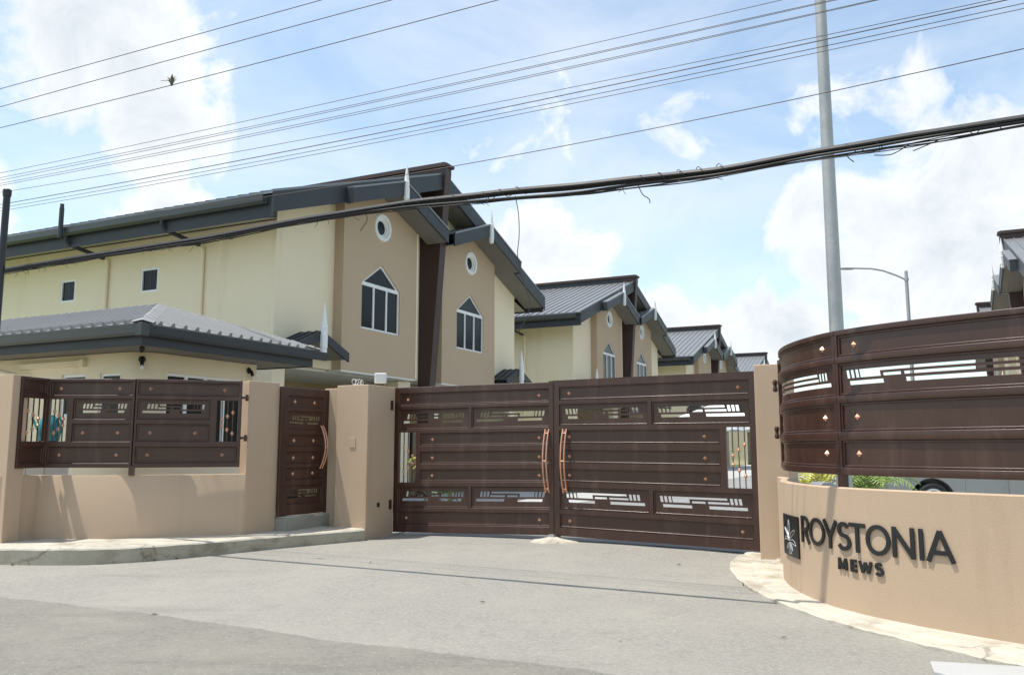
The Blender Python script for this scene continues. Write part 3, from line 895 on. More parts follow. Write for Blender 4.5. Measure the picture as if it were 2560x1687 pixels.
def sign():
    t = thing('wall_lettering', 'raised black letters reading ROYSTONIA MEWS on the curved tan wall', 'sign', (3.1, 8.4, .47))
    k = 460 / 2380.
    data = [('R', 245, 352), ('O', 352, 548), ('Y', 533, 715), ('S', 710, 880), ('T', 865, 1075), ('O', 1082, 1393), ('N', 1418, 1712), ('I', 1765, 1830), ('A', 1868, 2215)]
    d2 = [('M', 708, 822), ('E', 865, 947), ('W', 978, 1138), ('S', 1180, 1280)]
    for row, z0, hh, wd in ((data, .47, .272, .142), (d2, .288, .112, .24)):
        for ch, xa, xb in row:
            sa, sb = find_s(1960 + xa * k), find_s(1960 + xb * k)
            st, adv = GLYPH[ch]
            b = MB(); wx = (sb - sa) / adv if ch != 'I' else hh
            if row is d2: wx = (sb - sa) / adv
            for j, (pts, cl) in enumerate(st):
                stroke(b, [(p[0] * wx, p[1] * hh) for p in pts], wd * hh, -.020 - j * .0006, -.008 + j * .0004, cl)
            mid = (sa + sb) / 2

            def fn(x, y, z, sa=sa):
                px, py, pz = WP.bend(sa + x, -y, z); return (px - 3.1, py - 8.4, z + z0 - .47)
            o = b.build('letter', BLACK, t, fn=fn)
            o['label'] = 'black letter ' + ch
    # plaque with the palm drawn in silver line
    sa, sb = find_s(1960 + 22 * k), find_s(1960 + 205 * k)
    p = thing('plaque', 'black plaque with a silver palm outline left of the lettering', 'plaque', (3.1, 9.3, .28))
    W_, H_ = sb - sa, .435

    def fnp(x, y, z):
        px, py, pz = WP.bend(sa + x, -y, z); return (px - 3.1, py - 9.3, z)
    MB().box(0, W_, -.022, -.004, 0, H_).build('board', BLACK, p, fn=fnp, cut=lin(.05, W_ - .05, 6))
    leaf = lambda pts: [(q[0] / 200. * W_, (1 - q[1] / 500.) * H_) for q in pts]
    lines = [leaf([(92, 60), (84, 120), (82, 190), (94, 270), (104, 190), (102, 120), (92, 60)]),
             leaf([(96, 300), (60, 230), (28, 165), (42, 168), (75, 215), (98, 280)]),
             leaf([(96, 300), (120, 215), (150, 175), (168, 165), (160, 205), (130, 255), (98, 300)]),
             leaf([(98, 310), (70, 272), (45, 275), (25, 325), (55, 300), (98, 315)]),
             leaf([(100, 310), (140, 290), (165, 310), (176, 355), (140, 340), (102, 330)]),
             leaf([(100, 335), (80, 350), (65, 390), (66, 420), (84, 390), (98, 345)]),
             leaf([(102, 335), (125, 360), (138, 395), (140, 430), (122, 395), (104, 345)]),
             leaf([(98, 340), (94, 400), (92, 470), (118, 470), (112, 400), (106, 340)])]
    for pl in lines:
        b = MB(); b.tube([(x, -.0232, z) for x, z in pl], .0032, 5); b.build('palm_line', SILVERLINE, p, fn=fnp)


sign()


# ------------------------------------------------------------------ the duplex houses (local x: towards the road, y: along the row)
def house():
    t = thing('duplex_house', 'x', 'house')
    HW = 6.55; SL = .35; U0 = 9.41; D = 14.0
    U = lambda a: U0 - SL * abs(a)
    # front wall above the porch, back wall
    MB().extr([(-HW, 3.45), (HW, 3.45), (HW, U(HW)), (0, U0), (-HW, U(HW))], 'x', -.2, 0).build('wall', CREAM, t)
    MB().extr([(-HW, 0), (HW, 0), (HW, U(HW)), (0, U0), (-HW, U(HW))], 'x', -D, -D + .2).build('wall', CREAM, t)
    MB().box(-3.2, -3.0, -HW + .2, HW - .2, 0, 3.45).build('porch_wall', PORCHTAN, t)
    MB().box(-3.0, -.21, -HW + .21, HW - .21, 3.39, 3.449).build('porch_ceiling', CEIL, t)
    for s in (-1, 1):
        wins = [(-7.75, -7.13, 5.44, 6.07), (-4.58, -3.93, 5.47, 6.11), (-11.6, -10.95, 5.45, 6.1)]
        MB().extr(rect(-D + .2, -.2, 0, U(HW)), 'y', *sorted((s * HW, s * (HW - .2))), [rect(*q)[::-1] for q in wins]).build('wall', CREAM, t)
        for q in wins:
            w = MB().extr(rect(q[0], q[1], q[2], q[3]), 'y', *sorted((s * (HW - .01), s * (HW - .07))), [rect(q[0] + .055, q[1] - .055, q[2] + .055, q[3] - .055)[::-1]]).build('window', WHITE, t)
            for (x0, x1) in ((q[0] + .055, (q[0] + q[1]) / 2 - .012), ((q[0] + q[1]) / 2 + .012, q[1] - .055)):
                MB().extr(rect(x0, x1, q[2] + .055, q[3] - .055), 'y', *sorted((s * (HW - .05), s * (HW - .06)))).build('pane', GLASS, w)
            MB().extr(rect((q[0] + q[1]) / 2 - .012, (q[0] + q[1]) / 2 + .012, q[2] + .055, q[3] - .055), 'y', *sorted((s * (HW - .045), s * (HW - .065)))).build('mullion', BLACK, w)
        # ground floor piers and front door
        a, b = sorted((s * HW, s * 6.10)); MB().box(-.2, 0, a, b, 0, 3.38).build('pier', CREAM, t)
        a, b = sorted((s * 1.15, s * .5)); MB().box(-.6, -.05, a, b, 0, 3.38).build('pier', CREAM, t)
        d = MB().box(-2.999, -2.93, *sorted((s * 2.0, s * 3.0)), 0, 2.15).build('door', FIN, t)
        MB().lathe([(.03, 0), (.03, .05)], 8, (-2.93, s * 2.12, 1.05), 'x').build('handle', GALV, d)
        w = MB().extr(rect(*sorted((s * 3.6, s * 5.6)), .9, 2.2), 'x', -2.999, -2.93, [rect(*sorted((s * 3.66, s * 4.57)), .96, 2.14)[::-1], rect(*sorted((s * 4.63, s * 5.54)), .96, 2.14)[::-1]]).build('window', WHITE, t)
        for c in ((3.66, 4.57), (4.63, 5.54)): MB().box(-2.98, -2.96, *sorted((s * c[0], s * c[1])), .96, 2.14).build('pane', GLASS, w)
        # bay with its pointed window and round window
        c = 2.58; zb = lambda a: 8.47 - SL * abs(abs(a) - c)
        win = [(c - .92, 4.63), (c + .92, 4.63), (c + .92, 5.89), (c, 6.52), (c - .92, 5.89)]
        ring = [(c + .30 * math.cos(2 * math.pi * i / 24), 7.60 + .30 * math.sin(2 * math.pi * i / 24)) for i in range(24)]
        sg = lambda pl: [(s * p[0], p[1]) for p in pl]
        by = MB().extr(sg([(.73, 3.45), (4.33, 3.45), (4.33, zb(4.33)), (c, zb(c)), (.73, zb(.73))]), 'x', .12, .30, [sg(win), sg(ring)])
        by.box(0.001, .119, *sorted((s * 4.33, s * 4.18)), 3.45, zb(4.33)); by.box(.001, .119, *sorted((s * .73, s * .88)), 3.45, zb(.73))
        by.build('bay', BAYTAN, t)
        MB().box(-.205, .285, *sorted((s * .75, s * 4.31)), 3.40, 3.4495).build('bay_soffit', CEIL, t)
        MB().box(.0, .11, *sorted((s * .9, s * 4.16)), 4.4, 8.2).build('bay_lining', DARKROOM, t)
        MB().box(.301, .315, *sorted((s * .73, s * .80)), 3.45, zb(.73)).build('corner_strip', CREAM, t) if s < 0 else None
        inn = lambda e: [(c - .92 + e, 4.63 + e), (c + .92 - e, 4.63 + e), (c + .92 - e, 5.89 - e * .3), (c, 6.52 - e * 1.25), (c - .92 + e, 5.89 - e * .3)]
        w = MB().extr(sg(inn(.0)), 'x', .21, .262, [sg(inn(.055))])
        w.box(.212, .266, *sorted((s * (c - .90), s * (c + .90))), 5.83, 5.93)
        for q in (-.31, .31): w.box(.212, .264, *sorted((s * (c + q - .03), s * (c + q + .03))), 4.66, 5.84)
        w = w.build('window', WHITE, t)
        for q0, q1 in ((-.87, -.34), (-.28, .28), (.34, .87)):
            MB().box(.222, .232, *sorted((s * (c + q0), s * (c + q1))), 4.68, 5.84).build('pane', GLASS, w)
        MB().extr(sg([(c - .86, 5.925), (c + .86, 5.925), (c, 6.44)]), 'x', .222, .232).build('pane', GLASS, w)
        rw = MB().lathe([(.20, .20), (.20, .245), (.235, .25), (.24, .285), (.30, .290), (.30, .325), (.345, .345), (.385, .335), (.40, .30)], 32, (0, s * c, 7.60), 'x', cap=False).build('round_window', WHITE, t, smooth=True)
        MB().lathe([(.205, .215), (.205, .225)], 24, (0, s * c, 7.60), 'x').build('pane', GLASS, rw)
        # main roof slope
        x0, x1 = -D - .6, .80
        T = lambda a: U(a) + .42
        e = 7.62
        rf = MB().extr([(s * e, T(e)), (s * .17, T(.17)), (s * .17, T(.17) + .05), (s * e, T(e) + .05)], 'x', x0, x1)
        cs = math.sqrt(1 + SL * SL)
        k = int((x1 - x0) / .34)
        for i in range(k + 1):
            xx = x0 + .02 + (x1 - x0 - .06) * i / k
            rf.extr([(s * e, T(e) + .051), (s * .18, T(.18) + .051), (s * .18, T(.18) + .09), (s * e, T(e) + .09)], 'x', xx, xx + .035)
        rf.build('roof', ROOF, t)
        # fascias and soffits
        MB().extr([(s * 7.60, U(7.60) - .03), (s * .17, U(.17) - .03), (s * .17, T(.17) + .03), (s * 7.60, T(7.60) + .03)], 'x', .76, .815).build('fascia', NAVY, t)
        MB().extr([(s * 7.48, U(7.48) - .14), (s * 7.54, U(7.54) - .14), (s * 7.54, T(7.54) - .01), (s * 7.48, T(7.48) - .01)], 'x', x0, .758).build('fascia', NAVY, t)
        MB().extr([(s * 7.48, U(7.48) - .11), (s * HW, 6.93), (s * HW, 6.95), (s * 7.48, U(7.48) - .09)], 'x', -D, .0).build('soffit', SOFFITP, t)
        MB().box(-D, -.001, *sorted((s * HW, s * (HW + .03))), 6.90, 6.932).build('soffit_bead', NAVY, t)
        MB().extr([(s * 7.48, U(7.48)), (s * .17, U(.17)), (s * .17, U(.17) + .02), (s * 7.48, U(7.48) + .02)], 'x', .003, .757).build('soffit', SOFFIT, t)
        # gutter
        zt = T(7.6) - .02
        gp = [(7.545, zt - .02), (7.545, zt - .15), (7.58, zt - .21), (7.66, zt - .22), (7.72, zt - .16), (7.73, zt - .01), (7.715, zt - .01), (7.705, zt - .15), (7.65, zt - .20), (7.59, zt - .195), (7.56, zt - .14), (7.56, zt - .02)]
        MB().extr([(s * p, q) for p, q in gp], 'x', x0, .60).build('gutter', GUTTER, t)
        # bay gable: outer slope carries on from the roof, inner slope falls towards the fin
        bx = 1.06; Tb = lambda a: zb(a) + .36
        MB().extr([(s * 4.95, zb(4.95) - .03), (s * c, zb(c) - .03), (s * c, Tb(c) + .03), (s * 4.95, Tb(4.95) + .03)], 'x', bx - .05, bx).build('fascia', NAVY, t)
        MB().extr([(s * .19, zb(.19) - .03), (s * (c - .001), zb(c) - .03), (s * (c - .001), Tb(c) + .03), (s * .19, Tb(.19) + .03)], 'x', bx - .05, bx).build('fascia', NAVY, t)
        MB().extr([(s * 4.95, Tb(4.95)), (s * c, Tb(c)), (s * c, Tb(c) + .05), (s * 4.95, Tb(4.95) + .05)], 'x', .82, bx + .02).build('bay_roof', ROOF, t)
        MB().extr([(s * .19, Tb(.19)), (s * (c - .002), Tb(c)), (s * (c - .002), Tb(c) + .05), (s * .19, Tb(.19) + .05)], 'x', .002, bx + .02).build('bay_roof', ROOF, t)
        so_ = MB()
        nb = 9
        for i in range(nb):                                   # soffit boards
            xa = .305 + (bx - .055 - .305) * i / nb; xb = .305 + (bx - .055 - .305) * (i + 1) / nb - .008
            so_.extr([(s * 4.9, zb(4.9)), (s * c, zb(c)), (s * c, zb(c) + .018), (s * 4.9, zb(4.9) + .018)], 'x', xa, xb)
            so_.extr([(s * .2, zb(.2)), (s * (c - .003), zb(c)), (s * (c - .003), zb(c) + .018), (s * .2, zb(.2) + .018)], 'x', xa, xb)
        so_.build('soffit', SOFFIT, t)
        a, b = sorted((s * 4.95, s * 4.90)); MB().box(.82, bx - .051, a, b, zb(4.93) - .03, Tb(4.93) + .02).build('fascia', NAVY, t)

        def finial(x, y, z0, z1, r_, sh):
            pr = [(r_ * .55, 0), (r_ * .9, .03), (r_ * .9, .10), (r_ * .75, .12), (r_, .14), (r_, sh * .62), (r_ * 1.08, sh * .64), (r_ * .9, sh * .68), (r_ * .9, sh * .90), (r_ * .98, sh * .92), (r_ * .8, sh), (r_ * .45, sh + (z1 - z0 - sh) * .5), (.006, z1 - z0)]
            return MB().lathe(pr, 8, (x, y, z0)).build('finial', WHITE, t)
        finial(bx + .02, s * c, 8.20, 9.36, .085, .68)
        # little porch gable with its own finial
        pa = 5.6; pz = lambda a: 4.22 - .42 * abs(a - pa)
        pr = MB()
        for q in (-1, 1):
            pr.extr([(s * (pa + q * 1.06), pz(pa + 1.06)), (s * (pa + q * .001), pz(pa)), (s * (pa + q * .001), pz(pa) + .05), (s * (pa + q * 1.06), pz(pa + 1.06) + .05)], 'x', .001, .66)
            for i in range(3): pr.extr([(s * (pa + q * 1.05), pz(pa + 1.05) + .051), (s * (pa + q * .03), pz(pa + .03) + .051), (s * (pa + q * .03), pz(pa + .03) + .08), (s * (pa + q * 1.05), pz(pa + 1.05) + .08)], 'x', .06 + .24 * i, .09 + .24 * i)
        pr = pr.build('porch_roof', NAVY, t)
        pf = MB()
        for q in (-1, 1): pf.extr([(s * (pa + q * 1.08), pz(pa + 1.08) - .17), (s * (pa + q * .002), pz(pa) - .17), (s * (pa + q * .002), pz(pa) + .06), (s * (pa + q * 1.08), pz(pa + 1.08) + .06)], 'x', .662, .71)
        pf.build('fascia', NAVY, pr)
        fo = MB()
        for q in (-1, 1): fo.extr([(s * (pa + q * 1.05), pz(pa + 1.05) - .12), (s * (pa + q * .003), pz(pa) - .12), (s * (pa + q * .003), pz(pa) - .10), (s * (pa + q * 1.05), pz(pa + 1.05) - .10)], 'x', .002, .655)
        fo.build('soffit', SOFFIT, pr)
        finial(.75, s * pa, 3.70, 4.96, .095, .70)
        # downpipes: dark elbow from the gutter, cream pipe down the wall
        for xp in (-6.16, -2.67):
            MB().tube([(xp, s * 7.62, zt - .14), (xp, s * 7.62, zt - .34), (xp + .02, s * 7.55, zt - .43), (xp + .3, s * (HW + .13), zt - .66)], .055, 8).build('pipe_elbow', NAVY, t, smooth=True)
            MB().tube([(xp + .26, s * (HW + .18), zt - .63), (xp + .33, s * (HW + .075), zt - .72), (xp + .34, s * (HW + .065), zt - .85), (xp + .34, s * (HW + .065), .1)], .05, 8).build('downpipe', CREAM, t, smooth=True)
        MB().tube([(-6.16, s * 7.80, zt - .30), (-6.16, s * 7.80, zt + .50), (-6.16, s * 7.80, zt + .505), (-6.16, s * 7.80, zt + .60)], .06, 8, radii=[.06, .06, .05, .05]).build('vent_pipe', NAVY, t, smooth=True)
    # party wall fin, parapet along the ridge and brown coping
    MB().extr([(.0, 0), (.34, 0), (.42, 3.2), (.92, 9.87), (.92, 10.05), (.0, 10.05)], 'y', -.17, .17).build('party_fin', FIN, t, bevel=.01)
    MB().box(-D - .5, -.003, -.16, .16, 9.3, 10.045).build('ridge_parapet', NAVY, t)
    MB().extr([(-D - .6, 10.05), (.96, 10.05), (.99, 10.09), (.99, 10.14), (.90, 10.175), (-D - .6, 10.175)], 'y', -.24, .24).build('coping', FIN, t)
    return t


h0 = house()
HOUSES = [(21.88, -13.8, 0, 'nearest duplex house, cream and tan with dark fin, behind the guardhouse'),
          (40.9, -13.8, 0, 'second duplex house of the left row, grey roof visible above the gate'),
          (60.4, -13.8, 0, 'third duplex house of the left row, small, above the right gate leaf'),
          (80.0, -13.8, 0, 'farthest duplex house of the left row, beside the right gate pillar'),
          (39.0, 4.02, 1, 'duplex house at the right edge, rising above the curved fence'),
          (58.0, 4.05, 1, 'farther duplex house on the right, mostly hidden behind the curved fence')]
for i, (u, w, back, lab) in enumerate(HOUSES):
    o = h0 if i == 0 else copy_tree(h0)
    o.location = (*XY(u, w), 0); o.rotation_euler = (0, 0, -A + (math.pi if back else 0))
    tag(o, lab, 'house', 'duplex houses along the inner road')


# ------------------------------------------------------------------ guardhouse (local x: w, y: u)
def guardhouse():
    t = thing('guardhouse', 'small cream guardhouse with a grey hipped metal roof behind the left fence', 'guardhouse', (*XY(10.2, -12.1), 0), -A)
    H_ = 3.1; rr = .42; X0 = -7.0; Y1 = 2.8
    o1 = [(-2.03, -1.40, 2.0, 2.76), (-1.02, -.50, 1.75, 2.75), (-5.0, -4.2, .05, 2.4)]
    MB().extr(rect(X0, -rr, 0, H_), 'y', 0, .15, [rect(*q)[::-1] for q in o1]).build('wall', CREAM, t)
    o2 = [(.56, 2.42, 1.32, 2.77)]
    MB().extr(rect(rr, Y1, 0, H_), 'x', -.15, 0, [rect(*q)[::-1] for q in o2]).build('wall', CREAM, t)
    vs = []; fs = []; n = 10
    for i in range(n + 1):
        a = R(-90 + 90 * i / n)
        for r_ in (rr, rr - .15):
            for z in (0, H_): vs.append((-rr + r_ * math.cos(a), rr + r_ * math.sin(a), z))
    for i in range(n):
        k = 4 * i; fs += [(k, k + 4, k + 5, k + 1), (k + 2, k + 3, k + 7, k + 6), (k + 1, k + 5, k + 7, k + 3)]
    MB().add(vs, fs).build('corner_wall', CREAM, t, smooth=True)
    MB().box(X0, -.15, Y1 - .15, Y1, 0, H_).box(X0, X0 + .15, .15, Y1 - .15, 0, H_).build('wall', CREAM, t)
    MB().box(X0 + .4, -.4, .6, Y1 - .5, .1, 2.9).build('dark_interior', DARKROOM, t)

    def win(axis, q, parts, lo, hi):
        fr = .05; hs = []; w = (q[1] - q[0]) / parts
        for i in range(parts): hs.append(rect(q[0] + w * i + fr, q[0] + w * (i + 1) - fr * .5, q[2] + fr, q[3] - fr)[::-1])
        o = MB().extr(rect(*q), axis, lo, hi, hs).build('window', WHITE, t)
        for i in range(parts): MB().extr(rect(q[0] + w * i + fr, q[0] + w * (i + 1) - fr * .5, q[2] + fr, q[3] - fr), axis, (lo + hi) / 2 - .006, (lo + hi) / 2 + .006).build('pane', GLASS, o)
    win('y', o1[0], 1, .03, .09); win('y', o1[1], 1, .03, .09); win('x', o2[0], 4, -.10, -.03)
    MB().box(o1[2][0], o1[2][1], .04, .09, .05, 2.4).build('door', WHITE, t)
    # hip roof
    xe, ye0, ye1, xl = .90, -.78, 3.66, -7.9; zr, ze = 4.20, 3.44; ym = (ye0 + ye1) / 2; xr = xe - 2.2; xr2 = xl + 2.2
    A_, B_, C_, D_ = (xe, ye0), (xe, ye1), (xl, ye1), (xl, ye0); Rp, Rq = (xr, ym), (xr2, ym)

    def face(poly, e0, e1, mid):
        b = MB(); P = [Vector(p) for p in poly]
        nrm = (P[1] - P[0]).cross(P[2] - P[0]).normalized()
        if nrm.z < 0: nrm.negate()
        b.add([p for p in P] + [p - nrm * .03 for p in P], [tuple(range(len(P)))] + [tuple(reversed(range(len(P), 2 * len(P))))] + [(i, (i + 1) % len(P), len(P) + (i + 1) % len(P), len(P) + i) for i in range(len(P))])
        # trapezoid ribs running up the slope
        e = (Vector(e1) - Vector(e0)); L = e.length; e.normalize(); up = nrm.cross(e).normalized()
        if up.z < 0: up.negate()
        d = .10
        while d < L - .06:
            p = Vector(e0) + e * d
            # climb until leaving the polygon
            best = 0.0
            for k in range(len(P)):
                a, c = P[k], P[(k + 1) % len(P)]
                ea = c - a; den = up.cross(ea).dot(nrm)
                if abs(den) < 1e-6: continue
                tt = (a - p).cross(ea).dot(nrm) / den
                ss = (a - p).cross(up).dot(nrm) / den
                if -1e-6 <= ss <= 1 + 1e-6 and tt > best: best = tt
            if best > .15:
                q = p + up * (best - .05); w1, w2, hh = .050, .024, .060
                v = [p - e * w1, p + e * w1, p + e * w2 + nrm * hh, p - e * w2 + nrm * hh]
                v += [x + (q - p) for x in v]
                v = [x + nrm * .001 for x in v]
                b.add(v, [(0, 1, 2, 3), (7, 6, 5, 4), (1, 5, 6, 2), (2, 6, 7, 3), (3, 7, 4, 0)])
            d += .26
        return b.build('roof_slope', ROOF2, t)
    z3 = lambda p, z: (p[0], p[1], z)
    face([z3(A_, ze), z3(B_, ze), z3(Rp, zr)], z3(A_, ze), z3(B_, ze), None)
    face([z3(D_, ze), z3(A_, ze), z3(Rp, zr), z3(Rq, zr)], z3(D_, ze), z3(A_, ze), None)
    face([z3(B_, ze), z3(C_, ze), z3(Rq, zr), z3(Rp, zr)], z3(C_, ze), z3(B_, ze), None)
    face([z3(C_, ze), z3(D_, ze), z3(Rq, zr)], z3(C_, ze), z3(D_, ze), None)

    def cap(p, q, wd):
        p, q = Vector(p), Vector(q); d = (q - p).normalized(); sd = d.cross(Vector((0, 0, 1))).normalized(); n = 5
        b = MB()
        for i in range(n):
            a = p + (q - p) * (i / n) + Vector((0, 0, .034 + .004 * (i % 2))); c = p + (q - p) * ((i + 1.06) / n if i < n - 1 else 1) + Vector((0, 0, .034 + .004 * (i % 2)))
            dr = Vector((0, 0, -.045 * wd / .16))
            v = [a + sd * wd + dr, a, a - sd * wd + dr, c + sd * wd + dr, c, c - sd * wd + dr]
            v += [x - Vector((0, 0, .006)) for x in v]
            b.add(v, [(0, 1, 4, 3), (1, 2, 5, 4), (6, 9, 10, 7), (7, 10, 11, 8), (0, 3, 9, 6), (2, 8, 11, 5), (0, 6, 7, 1), (1, 7, 8, 2), (3, 4, 10, 9), (4, 5, 11, 10)])
        b.build('ridge_cap', ROOF2, t)
    for a in (A_, B_): cap(z3(a, ze + .01), z3(Rp, zr + .01), .17)
    for a in (C_, D_): cap(z3(a, ze + .01), z3(Rq, zr + .01), .17)
    cap(z3(Rp, zr + .01), z3(Rq, zr + .01), .16)
    # fascia, gutter, soffit
    f = .10
    MB().extr([(xe - f, ye0 + f), (xe - f, ye1 - f), (xl + f, ye1 - f), (xl + f, ye0 + f)], 'z', 3.09, 3.40, [[(xe - f - .04, ye0 + f + .04), (xl + f + .04, ye0 + f + .04), (xl + f + .04, ye1 - f - .04), (xe - f - .04, ye1 - f - .04)]]).build('fascia', NAVY, t)
    MB().extr([(xe - f - .05, ye0 + f + .05), (xe - f - .05, ye1 - f - .05), (xl + f + .05, ye1 - f - .05), (xl + f + .05, ye0 + f + .05)], 'z', 3.11, 3.125).build('soffit', SOFFIT, t)
    sec = [(0, 0), (0, -.13), (.03, -.18), (.08, -.19), (.12, -.15), (.13, -.02), (.115, -.02), (.105, -.14), (.075, -.17), (.035, -.165), (.012, -.12), (.012, 0)]
    MB().extr([(xe - f + .002 + p, 3.43 + q) for p, q in sec], 'y', ye0 + f - .12, ye1 - f + .3).build('gutter', NAVY, t)
    MB().extr([(ye0 + f - .002 - p, 3.43 + q) for p, q in sec], 'x', xl, xe - f + .0).build('gutter', GUTTER, t)
    MB().box(xe - f - .01, xe - f + .15, ye0 + f - .15, ye0 + f + .01, 3.225, 3.44).build('gutter_corner', GUTTER, t, bevel=.01)
    # wall lamps, camera, conduit box, downpipe
    for (x, y, dx, dy) in ((-.12, .12, .5, -.6), (.0, 2.58, .8, .0)):
        b = MB().lathe([(.06, 0), (.06, .02), (.03, .03)], 12, (0, 0, 0), 'x')
        b.tube([(.03, 0, 0), (.07, .01, -.03), (.09, .02, -.11)], .033, 8)
        o = b.build('wall_lamp', BLACK, t, loc=(x, y, 2.97), rz=math.atan2(dy, dx), smooth=True)
        MB().lathe([(.012, 0), (.028, -.02), (.032, -.05), (.02, -.075), (.004, -.082)], 10, (.093, .022, -.105)).build('bulb', WHITE, o, smooth=True)
    MB().lathe([(.02, 0), (.05, -.02), (.05, -.06), (.03, -.10), (.005, -.11)], 12, (.50, -.42, 3.11)).build('dome_camera', BLACK, t, smooth=True)
    MB().box(-3.25, -1.47, -.075, -.002, 2.90, 3.0).build('cable_trunking', CREAM, t, bevel=.006)
    MB().box(-1.49, -1.38, -.085, -.001, 2.885, 3.015).build('trunking_cap', CREAM, t, bevel=.006)
    MB().tube([(-4.6, -.75, 3.15), (-3.1, -.12, 2.76), (-2.96, -.09, 2.7), (-2.95, -.09, 2.55), (-2.95, -.09, .1)], .055, 8).build('downpipe', CREAM, t, smooth=True)
    return t


guardhouse()


# appliance and teal can behind the left fence
def yard_things():
    x, y = -7.62, 13.75
    t = thing('storage_cabinet', 'white metal cabinet behind the balusters at the left end of the fence', 'cabinet', (x, y, 0), -.25)
    MB().box(-.35, .35, -.25, .25, .0, 1.51).build('body', APPL, t, bevel=.01)
    MB().box(-.34, -.005, -.265, -.25, .06, 1.45).build('door', APPL, t, bevel=.004)
    MB().box(.005, .34, -.265, -.25, .06, 1.45).build('door', APPL, t, bevel=.004)
    MB().box(-.37, .37, -.27, .27, 1.51, 1.54).build('top', APPL, t, bevel=.004)
    c = thing('watering_can', 'teal plastic watering can on the white cabinet behind the left fence', 'watering can', (x + .12, y, 1.54), -.3)
    MB().lathe([(.12, 0), (.16, .02), (.175, .12), (.17, .25), (.13, .36), (.08, .41), (.075, .43)], 20).build('body', TEAL, c, smooth=True)
    MB().tube([(.12, 0, .34), (.20, 0, .40), (.25, 0, .30), (.24, 0, .15), (.165, 0, .06)], .018, 8).build('handle', TEAL, c, smooth=True)
    MB().tube([(-.15, 0, .08), (-.26, 0, .24), (-.36, 0, .38)], .02, 8).build('spout', TEAL, c, smooth=True)
    MB().lathe([(.02, 0), (.045, .05), (.045, .07), (.01, .08)], 12, (-.37, 0, .37)).build('rose', WHITE, c, smooth=True)


yard_things()


# ------------------------------------------------------------------ poles and lamps
def poles():
    t = thing('utility_pole', 'tall galvanised steel pole behind the curved fence', 'pole', (4.66, 12.0, 0))
    n = 16; MB().tube([(0, 0, 0), (0, 0, 4), (0, 0, 8), (0, 0, 14)], .1, n, radii=[.112, .096, .080, .058]).build('shaft', GALV, t, smooth=True)
    MB().box(-.17, .17, -.17, .17, 0, .03).build('base_plate', GALV, t)
    MB().lathe([(.092, -.012), (.096, 0), (.092, .012)], n, (0, 0, 4.4)).build('joint_ring', GALV, t)
    t = thing('street_lamp', 'slim grey street lamp with a long arm, far behind the curved fence', 'street lamp', (17.12, 36.0, 0))
    MB().tube([(0, 0, 0), (0, 0, 5), (0, 0, 9.05)], .08, 10, radii=[.095, .08, .068]).build('shaft', GALV, t, smooth=True)
    MB().tube([(0, 0, 8.65), (-.45, 0, 8.86), (-1.0, 0, 9.06), (-1.5, 0, 9.15), (-2.3, 0, 9.17)], .04, 8).build('arm', GALV, t, smooth=True)
    h = MB().lathe([(.05, 0), (.085, .06), (.10, .35), (.085, .62), (.03, .68)], 12, (0, 0, 0), 'x'); h.map(lambda x, y, z: (-2.92 + x, y * 1.2, 9.15 + z * .55))
    h.build('lamp_head', STEEL, t, smooth=True)
    MB().lathe([(.09, -.06), (.09, .06)], 10, (0, 0, 8.68)).build('arm_clamp', GALV, t)
    t = thing('pole', 'black capped pole at the left edge, behind the left pillar', 'pole', (-8.02, 13.0, 0))
    MB().tube([(0, 0, 0), (0, 0, 5.44)], .052, 12).build('shaft', BLACK, t, smooth=True)
    MB().lathe([(.062, 5.40), (.066, 5.45), (.066, 5.50), (.05, 5.515)], 12).build('cap', BLACK, t, smooth=True)


poles()


# ------------------------------------------------------------------ overhead wires: all run across the gate front, parallel to the street
def sag(u, w0, w1, z0, z1, s, n=40):
    out = []
    for i in range(n + 1):
        f = i / n; w = w0 + (w1 - w0) * f; x, y = XY(u, w); out.append((x, y, z0 + (z1 - z0) * f - s * 4 * f * (1 - f)))
    return out


